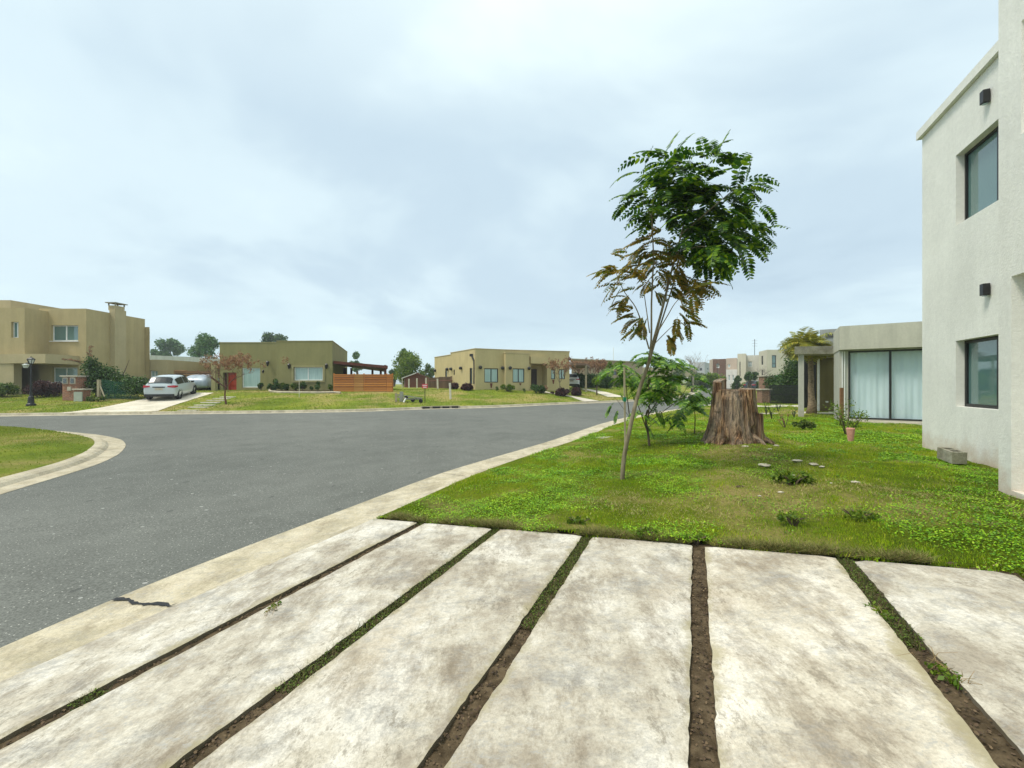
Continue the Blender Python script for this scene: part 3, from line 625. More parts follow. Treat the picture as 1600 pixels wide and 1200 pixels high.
# portico
def pq(px, Y): return xy(px, Y)
c_f0, c_f1, c_b1, c_b0 = xy(1241.5, 17.6), xy(1306, 17.3), xy(1303, 21.2), xy(1252, 21.8)
zc0, zc1 = 3.14, 3.47
mb = MB(); hole = None
def ring(poly, hole, z0, z1):
    n = len(poly)
    for i in range(n):
        j = (i+1) % n; A, B, Cc, D = poly[i], poly[j], hole[j], hole[i]
        mb.add([(*A, z0), (*B, z0), (*Cc, z0), (*D, z0), (*A, z1), (*B, z1), (*Cc, z1), (*D, z1)], [(3, 2, 1, 0), (4, 5, 6, 7), (0, 1, 5, 4), (2, 3, 7, 6)])
ring([c_f0, c_f1, c_b1, c_b0], [xy(1258, 18.5), xy(1275, 18.4), xy(1275, 19.6), xy(1258, 19.7)], zc0, zc1); mb.build('canopy', m_conc, h2)
cpt = gpt(1251.7, 17.75); mb = MB(); mb.box((cpt.x, cpt.y, (.2+zc0)/2), (.19, .19, zc0-.2-.004), R(-30)); mb.build('column', m_c2w, h2)
mb = MB(); p0, p1 = xy(1280.5, 20.2), xy(1303, 20.2); mb.prism([p0, p1, (p1[0], 20.4), (p0[0], 20.4)], .3, zc0-.004); mb.build('entrance_wall', m_olive, h2)
mb = MB(); x, y = xy(1292, 20.18); mb.box((x, y, .98), (.12, .03, .08)); mb.build('socket_plate', m_whitef, h2)
mb = MB(); x, y = xy(1279, 20.1); mb.box((x, y, 1.72), (.07, .07, 2.8)); mb.build('downpipe', m_whitef, h2)
mb = MB(); p0, p1 = xy(1254, 22.6), xy(1280, 22.6); mb.prism([p0, p1, (p1[0], 22.8), (p0[0], 22.8)], .3, zc0); mb.build('recess_shade', mat('shade_black', (.012, .012, .010), None, 3, .6), h2)  # near-black sheet standing in for the shade deep inside the portico
tag(MB().prism([xy(1160, 23.5), xy(1310, 23.5), xy(1310, 25.4), xy(1160, 25.4)], .3, .565).build('path', m_pave), kind='structure')
tag(MB().prism([xy(1187, 18.9), xy(1312, 19.0), xy(1312, 20.15), xy(1256, 20.1), xy(1256, 19.3), xy(1187, 19.2)], .3, .50).build('portico_floor', m_pave), kind='structure')
# house volume with tank behind
h3 = thing('grey_block_house', 'grey upper block rising behind the concrete portico roof', 'house', (*xy(1300, 33), .5))
mb = MB(); shell(mb, [xy(1281, 32), xy(1330, 31), (33, 38), xy(1284, 39)], .5, 6.1); mb.build('wall', stucco('grey_render', (.36,.37,.36), .2), h3)
mb = MB(); a, b = xy(1290, 31.78), xy(1304, 31.5)
mb.beam((*a, 5.6), (*b, 5.6), .06, .25); mb.build('mural_band', mat('charcoal_paint', (.08, .08, .08)), h3)
# ---------------------------------------------------------------- left two-storey house
m_tan = stucco('tan_render', (.49, .395, .21), .10, .35, 30); m_tan2 = stucco('tan_render_pale', (.50, .415, .245), .08, .3, 30)
hl = thing('two_storey_house', 'tan two storey house with a chimney at the far left behind the lamp post', 'house', (-33, 31, .8))
zl = .5; gA = xy(38.5, 27.6); gB = (-32.75, 29.0)
volA = [(-45, 27.6), gA, (gA[0], 30.5), (-45, 30.5)]
w_small = wpx(volA[0], volA[1], 17.5, 29, 503, 527.5)
mb = MB(); shell(mb, volA, 3.86, 7.0, {0: [w_small]}); mb.build('upper_wall', m_tan, hl); window(hl, volA[0], volA[1], w_small, .18, m_whitef, m_gl_teal, bars=(.6,), t=.05)
cB, cC = (-30.15, 29.0), (-30.2, 33.7); volB = [(-33.5, 29.0), cB, cC, (-33.5, 33.7)]
hB = [wpx(volB[0], volB[1], 80, 122, 508, 532.7), wpx(volB[0], volB[1], 81.6, 121, 574, 597.5)]
mb = MB(); shell(mb, volB, zl, 7.2, {0: hB}); mb.build('wall', m_tan, hl)
for h_ in hB: window(hl, volB[0], volB[1], h_, .18, m_whitef, m_gl_teal if h_ is hB[0] else m_gl_blind, bars=(.5,), t=.07, sill=m_whitef)
mb = MB(); h_ = hB[0]; mb.box((volB[0][0]+(h_[0]+h_[1])/2, 29.0+.20, h_[3]-.18), (h_[1]-h_[0]-.2, .02, .25)); mb.build('blind', m_gl_blind, hl)
volT = [(-48, 28.9), xy(16.5, 28.9), (-35.35, 33.5), (-48, 33.5)]; mb = MB(); shell(mb, volT, 6.8, 7.78, par=.2); mb.build('roof_parapet', m_tan2, hl)
volD = [(-33.4, 33.72), (-30.2, 33.72), (-30.0, 35), (-33.4, 35)]; mb = MB(); shell(mb, [(-33.4, 33.72), (-29.85, 33.72), (-32.1, 36.3), (-33.4, 36.3)], zl, 6.55); mb.build('rear_wall', m_tan, hl)
# ground floor: recessed porch with corner pier and canopy band
mb = MB(); shell(mb, [(-46, 29.6), (-33.52, 29.6), (-33.52, 31), (-46, 31)], zl, 3.84, roof=False); mb.build('porch_back_wall', m_tan, hl)
pL, pR = xy(13.5, 27.0), xy(73.5, 27.0)
mb = MB(); mb.prism([(-46, 27.25), (pL[0], 27.25), (pL[0], 26.9), (pR[0], 26.9), (pR[0], 29.58), (-46, 29.58)], 3.22, 3.84); mb.build('canopy', m_tan2, hl)
mb = MB(); mb.prism([(-46, 27.3), xy(21.5, 27.3), (xy(21.5, 27.3)[0], 27.75), (-46, 27.75)], zl, 3.218); mb.build('pier', m_tan2, hl)
ch = MB(); cx0, cy0 = -30.02, 31.2; ch.box((cx0, cy0, 4.0), (.42, .9, 7.0)); ch.box((cx0-.1, cy0, 7.6), (.55, .72, .36)); c_ = ch.build('chimney', m_tan2, hl)
mb = MB(); mb.box((cx0-.1, cy0, 7.98), (.80, 1.0, .06)); [mb.box((cx0-.1+sx*.25, cy0+sy*.35, 7.86), (.06, .06, .17)) for sx in (-1, 1) for sy in (-1, 1)]; mb.build('chimney_cap', m_conc, c_)
# garden wall house between (tan annex)
ha = thing('low_annex_house', 'low tan annex with a flat roof behind the white hatchback', 'house', (-29, 36, 1.2))
aL, aC, aE = xy(228, 33.8), xy(261, 34), xy(309, 37.5)
mb = MB(); hA = wpx(aL, aC, 234.5, 246.5, 579, 597); shell(mb, [aL, aC, aE, (aE[0]-1, 44), (aL[0]-4, 42)], .6, 3.87, {0: [hA]}); mb.build('wall', m_tan2, ha); window(ha, aL, aC, hA, .18, m_whitef, m_gl_blind, bars=(.5,), t=.06)
hw = thing('white_roofed_house', 'house with a white parapet band seen over the tan annex', 'house', (-34, 52, 1.2))
mb = MB(); shell(mb, [xy(228, 50), xy(306, 54), (-42, 64), (-52, 62)], .6, 5.4); mb.build('wall', stucco('white_render', (.62, .62, .58)), hw)
# ---------------------------------------------------------------- olive green house
m_green = stucco('olive_green_render', (.27, .25, .11), .10, .35, 30); m_green2 = stucco('pale_olive_render', (.36, .32, .16), .08, .3, 30)
hg = thing('green_house', 'olive green single storey house with a red front door and white framed window', 'house', (-17, 36, 1.2))
z0g, ztg = .6, 5.2
g0, g1 = xy(344.5, 33.3), xy(442.5, 33.0); g2, g3, g4, g5 = xy(442.7, 32.1), xy(519.3, 32.0), xy(542.7, 43.0), xy(344.5, 44)
G0 = [g0, (g1[0]-.0, 33.2), (g1[0], 32.1), g3, g4, xy(346, 43.0)]
G0[0] = (g0[0], 33.2)
door = wpx(G0[0], G0[1], 355, 369.5, 582, 612.6, .5); red2 = wpx(G0[0], G0[1], 348.5, 354.6, 582, 612.6, .5); bigw = wpx(G0[0], G0[1], 378, 406.5, 574.5, 605.5, .15)
win = wpx(G0[2], G0[3], 459.5, 504.5, 573.5, 594.5, .12)
mb = MB(); shell(mb, G0, z0g, ztg, {0: [door, red2, bigw], 2: [win]}); mb.build('wall', m_green, hg)
mb = MB(); coping(mb, G0, ztg+.003, .05, .03, .22); mb.build('coping', m_green2, hg)
m_red = wood('red_door_paint', (.42, .045, .012), (.30, .03, .01), (4, 4, .5)); m_dred = mat('dark_red_panel', (.10, .012, .006))
dd = window(hg, G0[0], G0[1], door, .2, m_red, m_red, bars=(), t=.08, name='door', pane='door_panel', rows=(.35, .7)); window(hg, G0[0], G0[1], red2, .3, m_dred, m_dred, bars=(), t=.04, name='side_panel', pane='panel')
window(hg, G0[0], G0[1], bigw, .15, m_whitef, m_curt_far, bars=(), t=.07); window(hg, G0[2], G0[3], win, .12, m_whitef, m_curt_far, bars=(.48,), t=.07)
mb = MB(); s0, s1, a, b = win[:4]; xw = G0[2][0]
for (ca, cb, cz, ce) in ((s0-.16, s1+.16, a-.14, a-.006), (s0-.16, s1+.16, b+.006, b+.12), (s0-.16, s0-.006, a, b), (s1+.006, s1+.16, a, b)): mb.box((xw+(ca+cb)/2, 32.02, (cz+ce)/2), (cb-ca, .10, ce-cz))
mb.build('window_trim', m_green2, hg)
def lantern(parent, x, y, z, s=1.):
    mb = MB(); mb.lathe((x, y, z), [(.03*s, -.26*s), (.07*s, -.18*s), (.11*s, .02*s), (.12*s, .05*s), (.02*s, .16*s)], 8); mb.box((x, y+.08*s, z+.12*s), (.04*s, .2*s, .04*s)); return mb.build('wall_lantern', m_black, parent)
for px, py, Y in ((451.5, 571, 31.95), (510, 571, 31.9), (418, 567, 33.0), (411, 580, 33.0)): p = at(px, Y, py=py); lantern(hg, p.x, p.y, p.z, 1.05 if px > 412 else .7)
mb = MB(); mb.prism([(g0[0]-.1, 31.9), (xy(407, 31.9)[0], 31.9), (xy(407, 31.9)[0], 33.18), (g0[0]-.1, 33.18)], .9, 1.22); mb.build('porch_step', m_pave, hg)
mb = MB(); p = xy(335.2, 31.5); mb.box((p[0], p[1], 2.3), (.3, .3, 2.6)); mb.build('gate_column', m_green2, hg)
mb = MB()  # planter edging curving before the bed
pts = [gpt(px, Y) for px, Y in ((421, 31), (424, 30.2), (440, 29.9), (470, 29.9), (500, 30.0), (522, 30.3), (532, 30.1))]; tag(MB().tube([p+Vector((0, 0, .03)) for p in pts], .10, 6).build('bed_edging', m_kerb), 'low pale curved edging of the plant bed before the green house', 'garden edging')
bed = np.array([[tuple(gpt(px, Y) + Vector((0, 0, .03))) for px in np.linspace(421, 530, 14)] for Y in (30.1, 31, 32.2)]); tag(grid_mesh('planting_bed_soil', bed, m_soil), kind='structure')
# carport beside the green house
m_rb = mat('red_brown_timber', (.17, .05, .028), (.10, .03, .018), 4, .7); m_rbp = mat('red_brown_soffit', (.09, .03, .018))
cp = thing('carport', 'red brown lean-to carport roof attached to the green house', 'carport', (*xy(560, 34), 1.2))
a0, a1, a2, a3 = at(521, 32.2, py=563.8), at(606, 33.5, py=571.4), at(600, 41, z=3.3), at(531, 41, z=3.9)
mb = MB(); up_ = Vector((0, 0, .22)); a0 -= up_; a1 -= up_; a2 -= up_; a3 -= up_
mb.add([a0, a1, a2, a3, a0+up_, a1+up_, a2+up_, a3+up_], [(3, 2, 1, 0), (4, 5, 6, 7), (0, 1, 5, 4), (1, 2, 6, 5), (2, 3, 7, 6), (3, 0, 4, 7)]); mb.build('roof', m_rb, cp)
for px, Y in ((602, 33.8), (595, 39), (549, 40), (582, 40)): p = xy(px, Y); MB().box((p[0], p[1], 2.2), (.16, .16, 2.45)).build('post', m_rb, cp)
MB().prism([xy(521.5, 39.4), xy(542, 39.4), xy(542, 39.6), xy(521.5, 39.6)], .9, 3.4).build('back_wall', m_rbp, cp)
# ---------------------------------------------------------------- beige house in the middle
m_bei = stucco('sand_render', (.56, .46, .24), .08, .3, 30); m_bei2 = stucco('sand_render_trim', (.58, .48, .28), .05, .2, 30)
hb = thing('beige_house', 'beige single storey house with black framed windows and round wall lights', 'house', (1.5, 41, 1.2))
z0b, ztb = .6, 4.87
b0, b1, b2_, b3, b4 = xy(679, 43.6), (-3.14, 35.0), xy(787.5, 36.2), xy(889.7, 38.2), (10.0, 48)
c0 = xy(790, 35.75); c1 = xy(827, 36.6)
Bp = [b0, b1, b2_, b3, xy(887, 46), (-3, 49)]
w1 = wpx(b1, b2_, 756.8, 778.5, 575.5, 597.7, .12); sd1 = wpx(b0, b1, 733.8, 738, 575, 600, .1); sd2 = wpx(b0, b1, 695.5, 698.5, 578.5, 592, .1); sd3 = wpx(b0, b1, 708.5, 710.5, 577.5, 586, .1)
wr1 = wpx(b2_, b3, 861, 867.5, 577, 592.5, .12); wr2 = wpx(b2_, b3, 873, 883, 577, 592.5, .12); rec = wpx(b2_, b3, 829.8, 855, 568.6, 610, 1.2, False)
_t, _Y = on_edge(b0, b1, 704); _L = math.hypot(b1[0]-b0[0], b1[1]-b0[1]); bS = (b0[0]+(b1[0]-b0[0])*_t/_L, b0[1]+(b1[1]-b0[1])*_t/_L); sh = lambda h_, k: (h_[0]-k, h_[1]-k, *h_[2:])
Bw = [b0, bS, (bS[0]+2.2, bS[1]+1.4), (b0[0]+3.2, b0[1]+3)]; mb = MB(); shell(mb, Bw, z0b, 4.68, {0: [sd2]}); mb.build('low_wing', m_bei, hb); mb = MB(); coping(mb, Bw, 4.683, .05, .04, .22); mb.build('coping', m_bei2, hb)
Bp = [bS, b1, b2_, b3, xy(887, 46), (-1.5, 48)]
mb = MB(); shell(mb, Bp, z0b, ztb, {0: [sh(sd1, _t), sh(sd3, _t)], 1: [w1], 2: [wr1, wr2, rec]}); mb.build('wall', m_bei, hb)
mb = MB(); coping(mb, Bp, ztb+.003, .05, .04, .22); mb.build('coping', m_bei2, hb)
Cp = [c0, c1, (c1[0]-.4, c1[1]+.95), (c0[0]-.4, c0[1]+.95)]; wc = wpx(c0, c1, 801, 819.5, 575.8, 597.7, .12); mb = MB(); shell(mb, Cp, z0b, 4.55, {0: [wc]}); mb.build('front_bay', m_bei, hb)
MBc = MB(); coping(MBc, Cp, 4.553, .05, .04, .2); MBc.build('coping', m_bei2, hb)
for h_, P_, Q_, br in ((w1, b1, b2_, (.5,)), (wc, c0, c1, (.5,)), (wr1, b2_, b3, ()), (wr2, b2_, b3, (.5,))): window(hb, P_, Q_, h_, .12, m_darkf, m_curt_far, bars=br, t=.07)
for h_ in (sd1, sd2, sd3): window(hb, b0, b1, h_, .1, m_darkf, m_gl_dark, bars=(), t=.05)
# entrance recess: back wall, dark door, portal lintel
dv = Vector((b3[0]-b2_[0], b3[1]-b2_[1], 0)).normalized(); iv = Vector((-dv.y, dv.x, 0)); P3 = Vector((*b2_, 0))
def be(s, k, z): v = P3+dv*s+iv*k; return (v.x, v.y, z)
mb = MB(); mb.quad(be(rec[0], 1.2, z0b), be(rec[1], 1.2, z0b), be(rec[1], 1.2, rec[3]), be(rec[0], 1.2, rec[3])); mb.build('porch_back_wall', m_bei, hb)
mb = MB(); s_ = rec[0]+.35; mb.box(be(s_+.2, 1.14, 2.2), (.9, .08, 2.1), math.atan2(dv.y, dv.x)); mb.build('door', mat('dark_timber_door', (.035, .018, .010), None, 3, .5), hb)
mb = MB(); s0_, s1_ = on_edge(b2_, b3, 827.5)[0], on_edge(b2_, b3, 855.5)[0]; mb.box(be((s0_+s1_)/2, -.14, (rec[3]+.02+4.32)/2), (s1_-s0_, .26, 4.32-rec[3]-.02), math.atan2(dv.y, dv.x)); mb.build('portal_lintel', m_bei, hb)
for px, py, P_, Q_ in ((681, 579, b0, b1), (700, 577, b0, b1), (706, 576.5, b0, b1), (721.5, 575.2, b0, b1), (750, 574, b1, b2_), (784.5, 575, b1, b2_), (796.5, 575, c0, c1), (826, 575.5, c0, c1), (889, 561, b2_, b3)):
    s_, Y = on_edge(P_, Q_, px); d_ = Vector((Q_[0]-P_[0], Q_[1]-P_[1], 0)).normalized(); p = at(px, Y, py=py) + Vector((d_.y, -d_.x, 0))*.12
    MB().lathe((p.x, p.y, p.z-.14), [(.10, 0), (.15, .08), (.16, .2), (.08, .28)], 10).build('wall_light', m_black, hb)
s_, Y = on_edge(b0, b1, 739); pth = [at(x_, Y_-.15, py=y_) for x_, Y_, y_ in ((736.5, 35.6, 555), (737.5, 35.5, 557.5), (740.5, 35.3, 563), (740.8, 35.3, 570), (740.6, 35.3, 600))]
MB().tube(pth, .07, 8).build('downpipe', m_black, hb); p = pth[0]; MB().box(p, (.3, .2, .22)).build('rain_hopper', m_black, hb)
for (px, y0_, y1_, hw_, P_, Q_) in ((767.5, 598.8, 606, .13, b1, b2_), (813, 598.8, 602, .12, c0, c1), (864.5, 593.5, 600, .12, b2_, b3)):   # rust-red run-off marks below the sills
    s_, Y = on_edge(P_, Q_, px); a_, b_ = at(px, Y-.004, py=y0_), at(px, Y-.004, py=y1_); d_ = Vector((Q_[0]-P_[0], Q_[1]-P_[1], 0)).normalized(); o_ = Vector((d_.y, -d_.x, 0))*.02
    MB().quad(a_-d_*hw_+o_, b_-d_*hw_*.4+o_, b_+d_*hw_*.4+o_, a_+d_*hw_+o_).build('rust_mark', mat('rust_stain', (.16, .05, .03)), hb)
# carport canopy and posts at its right side
c_ = thing('pergola', 'thin flat pergola roof on slim posts right of the beige house', 'pergola', (*xy(905, 38.5), 1.2))
m_pt = mat('weathered_post', (.42, .36, .24), (.3, .25, .16)); mb = MB(); mb.prism([xy(890.5, 37.6), xy(916, 38.2), xy(922, 45), xy(897, 45)], 3.6, 3.78); mb.build('roof', mat('pergola_roof', (.20, .13, .09)), c_)
for px, Y in ((915.5, 38.4), (918, 44)): p = xy(px, Y); MB().box((p[0], p[1], 2.3), (.16, .16, 2.59)).build('post', m_pt, c_)
# ---------------------------------------------------------------- far houses
m_bb = stucco('brown_beige_render', (.40, .31, .22), .1); m_bw = stucco('cream_render', (.60, .56, .44), .08, .2); m_pk = stucco('pink_beige_render', (.50, .40, .32), .08, .2); m_gw = stucco('pale_grey_render', (.45, .47, .48), .1, .2)
hh = thing('long_low_house', 'long low brown beige house with a thin white roof line beyond the pergola', 'house', (*xy(960, 62), 1.3))
L0, L1, L2_ = xy(893, 58), xy(1000, 66), xy(1062, 76); Lp = [L0, L1, xy(1004, 82), xy(897, 78)]; hx = [wpx(L0, L1, 896, 903, 582, 591), wpx(L0, L1, 957, 964, 580, 586)]
mb = MB(); shell(mb, Lp, .6, 5.35, {0: hx}); mb.build('wall', m_bb, hh); mb = MB(); coping(mb, Lp, 5.353, .12, .25, .4); mb.build('coping', m_bw, hh)
for h_ in hx: window(hh, L0, L1, h_, .15, m_darkf, m_gl_dark, bars=(), t=.08)
hk = thing('tan_bungalow', 'small tan bungalow far down the street behind the white van', 'house', (*xy(1040, 110), 1.5))
K0, K1 = xy(1000, 105), xy(1086, 118); hx = [wpx(K0, K1, 1020, 1030, 588, 596)]; mb = MB(); shell(mb, [K0, K1, xy(1088, 130), xy(1003, 126)], 1, 6.2, {0: hx}); mb.build('wall', m_tan2, hk); window(hk, K0, K1, hx[0], .15, m_darkf, m_gl_dark, bars=(), t=.1)
hz_ = thing('grey_two_storey_house', 'pale grey two storey house farthest down the street', 'house', (*xy(1100, 128), 1.5))
K0, K1, K2 = xy(1084, 122), xy(1101, 120), xy(1120, 138); hx = [wpx(K0, K1, 1093, 1097, 575, 579)]; hy = [wpx(K1, K2, 1104.5, 1107, 575, 577.5)]
mb = MB(); shell(mb, [K0, K1, K2, xy(1090, 150)], 1, 8.3, {0: hx, 1: hy}); mb.build('wall', m_gw, hz_); window(hz_, K0, K1, hx[0], .15, m_darkf, m_gl_dark, bars=(), t=.1); window(hz_, K1, K2, hy[0], .15, m_darkf, m_gl_dark, bars=(), t=.1)
# right-hand row: footprints face the street (street side = left), front faces us
m_brk_d = brick('dark_brick', (.17, .075, .045), (.11, .05, .03), (.2, .15, .11))
hr = thing('brick_corner_house', 'two storey house with a dark brick corner tower down the street', 'house', (*xy(1126, 92), 1.3))
K0, K1, K2, K3 = xy(1108.5, 97), xy(1114.5, 92), xy(1134.2, 90), xy(1136, 100)
mb = MB(); shell(mb, [xy(1108.5, 98), (K1[0]-.1, K1[1]+.1), xy(1132, 93), xy(1132, 99)], 1, 7.5); mb.build('side_wall', m_pk, hr)
hx = [wpx(K1, K2, 1119.5, 1124, 569, 575), ]; mb = MB(); shell(mb, [K1, K2, K3, xy(1116, 100)], 1, 7.4, {0: hx}); mb.build('brick_wall', m_brk_d, hr); window(hr, K1, K2, hx[0], .15, m_whitef, m_gl_blind, bars=(.5,), t=.12)
hp = thing('pink_house', 'pinkish two storey house with a white ground floor between brick tower and white house', 'house', (*xy(1144, 90), 1.3))
K1, K2 = xy(1134.6, 88), xy(1151.5, 86); hx = [wpx(K1, K2, 1137, 1141, 569, 574)]; mb = MB(); shell(mb, [K1, K2, xy(1153, 96), xy(1136, 98)], 4.8, 7.35, {0: hx}); mb.build('upper_wall', m_pk, hp); window(hp, K1, K2, hx[0], .15, m_whitef, m_gl_blind, bars=(), t=.1)
K1, K2 = xy(1134.6, 84), xy(1151.8, 82); hy = [wpx(K1, K2, 1137.5, 1140.5, 586, 595), wpx(K1, K2, 1144, 1147, 586, 595)]; mb = MB(); shell(mb, [K1, K2, xy(1153, 86), xy(1136, 88)], 1, 4.8, {0: hy}); mb.build('lower_wall', stucco('white_paint', (.72, .70, .64)), hp)
for h_ in hy: window(hp, K1, K2, h_, .15, m_whitef, m_gl_blind, bars=(), t=.1)
h4 = thing('cream_stepped_house', 'cream two storey house with stepped front volumes and a roof antenna', 'house', (*xy(1170, 76), 1.1))
K0, K1, K2 = xy(1152.3, 74), xy(1165.5, 73), xy(1168, 80); hx = [wpx(K0, K1, 1155.5, 1157, 565, 588)]
mb = MB(); shell(mb, [K0, K1, xy(1169, 84), xy(1156, 85)], 1, 7.3, {0: hx}); mb.build('wall', m_bw, h4); window(h4, K0, K1, hx[0], .15, m_darkf, m_gl_dark, bars=(), t=.05)
K0, K1 = xy(1165.7, 74.5), xy(1186.5, 73.5); hx = [wpx(K0, K1, 1168.5, 1175.5, 564.5, 573.5), wpx(K0, K1, 1167.6, 1175, 580, 590)]; mb = MB(); shell(mb, [K0, K1, xy(1189, 84), xy(1169, 85)], 1, 7.05, {0: hx}); mb.build('front_bay', stucco('white_paint_b', (.66, .64, .56)), h4)
window(h4, K0, K1, hx[0], .15, m_whitef, m_gl_teal, bars=(.5,), t=.12); window(h4, K0, K1, hx[1], .15, m_whitef, m_gl_dark, bars=(.5,), t=.12)
pa = at(1179, 78, py=552); pb = at(1179.2, 78, py=530); mb = MB().tube([pa-Vector((0, 0, .5)), pb], .05, 5); [mb.beam(pb+Vector((-.5, 0, -.3-.5*k)), pb+Vector((.5, 0, -.3-.5*k)), .03) for k in range(3)]; mb.build('antenna', m_darkf, h4)
h5 = thing('white_two_storey_house', 'white two storey house with a tall dark window above the green fence cloth', 'house', (*xy(1210, 66), 1.1))
K0, K1, K2 = xy(1185.8, 68.5), xy(1198, 64.5), xy(1236, 64); s_side = [wpx(K0, K1, 1189.5, 1192.5, 556, 570), wpx(K0, K1, 1189.8, 1192.6, 578, 588)]; s_f = [wpx(K1, K2, 1206, 1213, 555, 574.5)]
mb = MB(); shell(mb, [K0, K1, K2, xy(1238, 75), xy(1188, 77)], 1, 7.25, {0: s_side, 1: s_f}); mb.build('wall', m_bw, h5)
window(h5, K1, K2, s_f[0], .15, m_darkf, m_gl_teal, bars=(), t=.08, rows=(.35,)); [window(h5, K0, K1, h_, .12, m_darkf, m_gl_dark, bars=(), t=.06) for h_ in s_side]
# ---------------------------------------------------------------- vegetation helpers
def leafcloud(clumps, n, size, seed=0, flat=.0, up=.15, hollow=.45):
    """pointed leaf faces spread through clump ellipsoids: [(centre, radii)] -> 4-gons"""
    r_ = np.random.default_rng(seed); C = np.array([c for c, _ in clumps], float); Rr = np.array([r if hasattr(r, '__len__') else (r, r, r) for _, r in clumps], float)
    wgt = (Rr.prod(1))**(2/3); k = r_.choice(len(C), n, p=wgt/wgt.sum()); d = r_.normal(size=(n, 3)); d /= np.linalg.norm(d, axis=1)[:, None]
    rad = hollow + (1-hollow)*r_.random(n)**.7; rad *= 1 + .16*r_.normal(size=n); P = C[k] + d*Rr[k]*rad[:, None]
    ax = d*.6 + r_.normal(size=(n, 3))*.6; ax[:, 2] -= up; ax /= np.linalg.norm(ax, axis=1)[:, None]; q = r_.normal(size=(n, 3)); q -= (q*ax).sum(1)[:, None]*ax; q /= np.linalg.norm(q, axis=1)[:, None]
    s = size*r_.uniform(.55, 1.35, n)[:, None]; T = np.empty((n, 4, 3)); T[:, 0] = P - ax*s/2; T[:, 1] = P + q*s*.26; T[:, 2] = P + ax*s/2; T[:, 3] = P - q*s*.26
    return T.reshape(-1, 3)
def clumps_in(c, r, k, cr, seed, low=-1.):
    r_ = np.random.default_rng(seed); out = []
    while len(out) < k:
        d = r_.uniform(-1, 1, 3)
        if np.linalg.norm(d) > 1 or d[2] < low: continue
        out.append(((c[0]+d[0]*r[0], c[1]+d[1]*r[1], c[2]+d[2]*r[2]), cr*r_.uniform(.6, 1.25)))
    return out
m_bark = mat('bark', (.16, .12, .08), (.07, .05, .035), 12, .9, .2, 50, .8, stretch=(1, 1, .3))
m_bark_g = mat('smooth_grey_bark', (.27, .23, .15), (.13, .105, .06), 16, .8, .25, 60, .5, stretch=(1, 1, .35))
def limbs(mb, base, top, n, seed, r0=.15, spread=1., rad=None, levels=2):
    r_ = random.Random(seed); base = Vector(base); top = Vector(top)
    mid = base.lerp(top, .5) + Vector((r_.uniform(-1, 1), r_.uniform(-1, 1), 0))*r0*1.2
    mb.tube([base-Vector((0, 0, .1)), base.lerp(mid, .1), mid, top], [r0*1.25, r0, r0*.75, r0*.4], 7)
    for i in range(n):
        t = r_.uniform(.35, .98); p = base.lerp(top, t); a = r_.uniform(0, 6.28); L = spread*r_.uniform(.6, 1.1)*(1.2-t*.5); q = p + Vector((math.cos(a)*L, math.sin(a)*L, L*r_.uniform(.4, 1.0)))
        k = p.lerp(q, .5)+Vector((0, 0, .08*L)); mb.tube([p, k, q], [r0*.36, r0*.22, r0*.07], 5, False)
        if levels > 1:
            for j in range(3): tt = r_.uniform(.3, .95); p2 = p.lerp(q, tt); q2_ = p2 + Vector((r_.uniform(-1, 1), r_.uniform(-1, 1), r_.uniform(.1, .9)))*L*.5; mb.tube([p2, q2_], [r0*.12, r0*.03], 3, False)
    return mb
def tree(name, label, base, clumps, nl, size, lm, seed, r0=.15, group=None, cat='tree', trunk_top=None, barkm=None, limbn=6, spread=1., hollow=.4, up=.15):
    t = thing(name, label, cat, base, group); c = np.mean([k[0] for k in clumps], 0); tt = trunk_top or (c[0], c[1], c[2])
    mb = limbs(MB(), base, tt, limbn, seed, r0, spread); mb.build('trunk', barkm or m_bark, t, True); np_mesh('crown', leafcloud(clumps, nl, size, seed, hollow=hollow, up=up), 4, lm, t); return t
def bush(name, label, base, r, nl, size, lm, seed, cat='bush', group=None, k=9, sq=1., low=-.3):
    b = Vector(base); t = thing(name, label, cat, b, group); rr = (r[0]*.7, r[1]*.7, r[2]*.62); cl = clumps_in((b.x, b.y, b.z+r[2]*.68), rr, k, min(r)*.5, seed, low)
    mb = MB(); r_ = random.Random(seed)
    for i in range(7): a = r_.uniform(0, 6.28); mb.tube([b-Vector((0, 0, .05)), b+Vector((math.cos(a)*r[0]*.3, math.sin(a)*r[1]*.3, r[2]*.7)), b+Vector((math.cos(a)*r[0]*.6, math.sin(a)*r[1]*.6, r[2]*1.2))], [min(.02, r[0]*.05), min(.014, r[0]*.035), .003], 4, False)
    mb.build('stem', m_bark, t); np_mesh('foliage', leafcloud(cl, nl, size, seed), 4, lm, t); return t
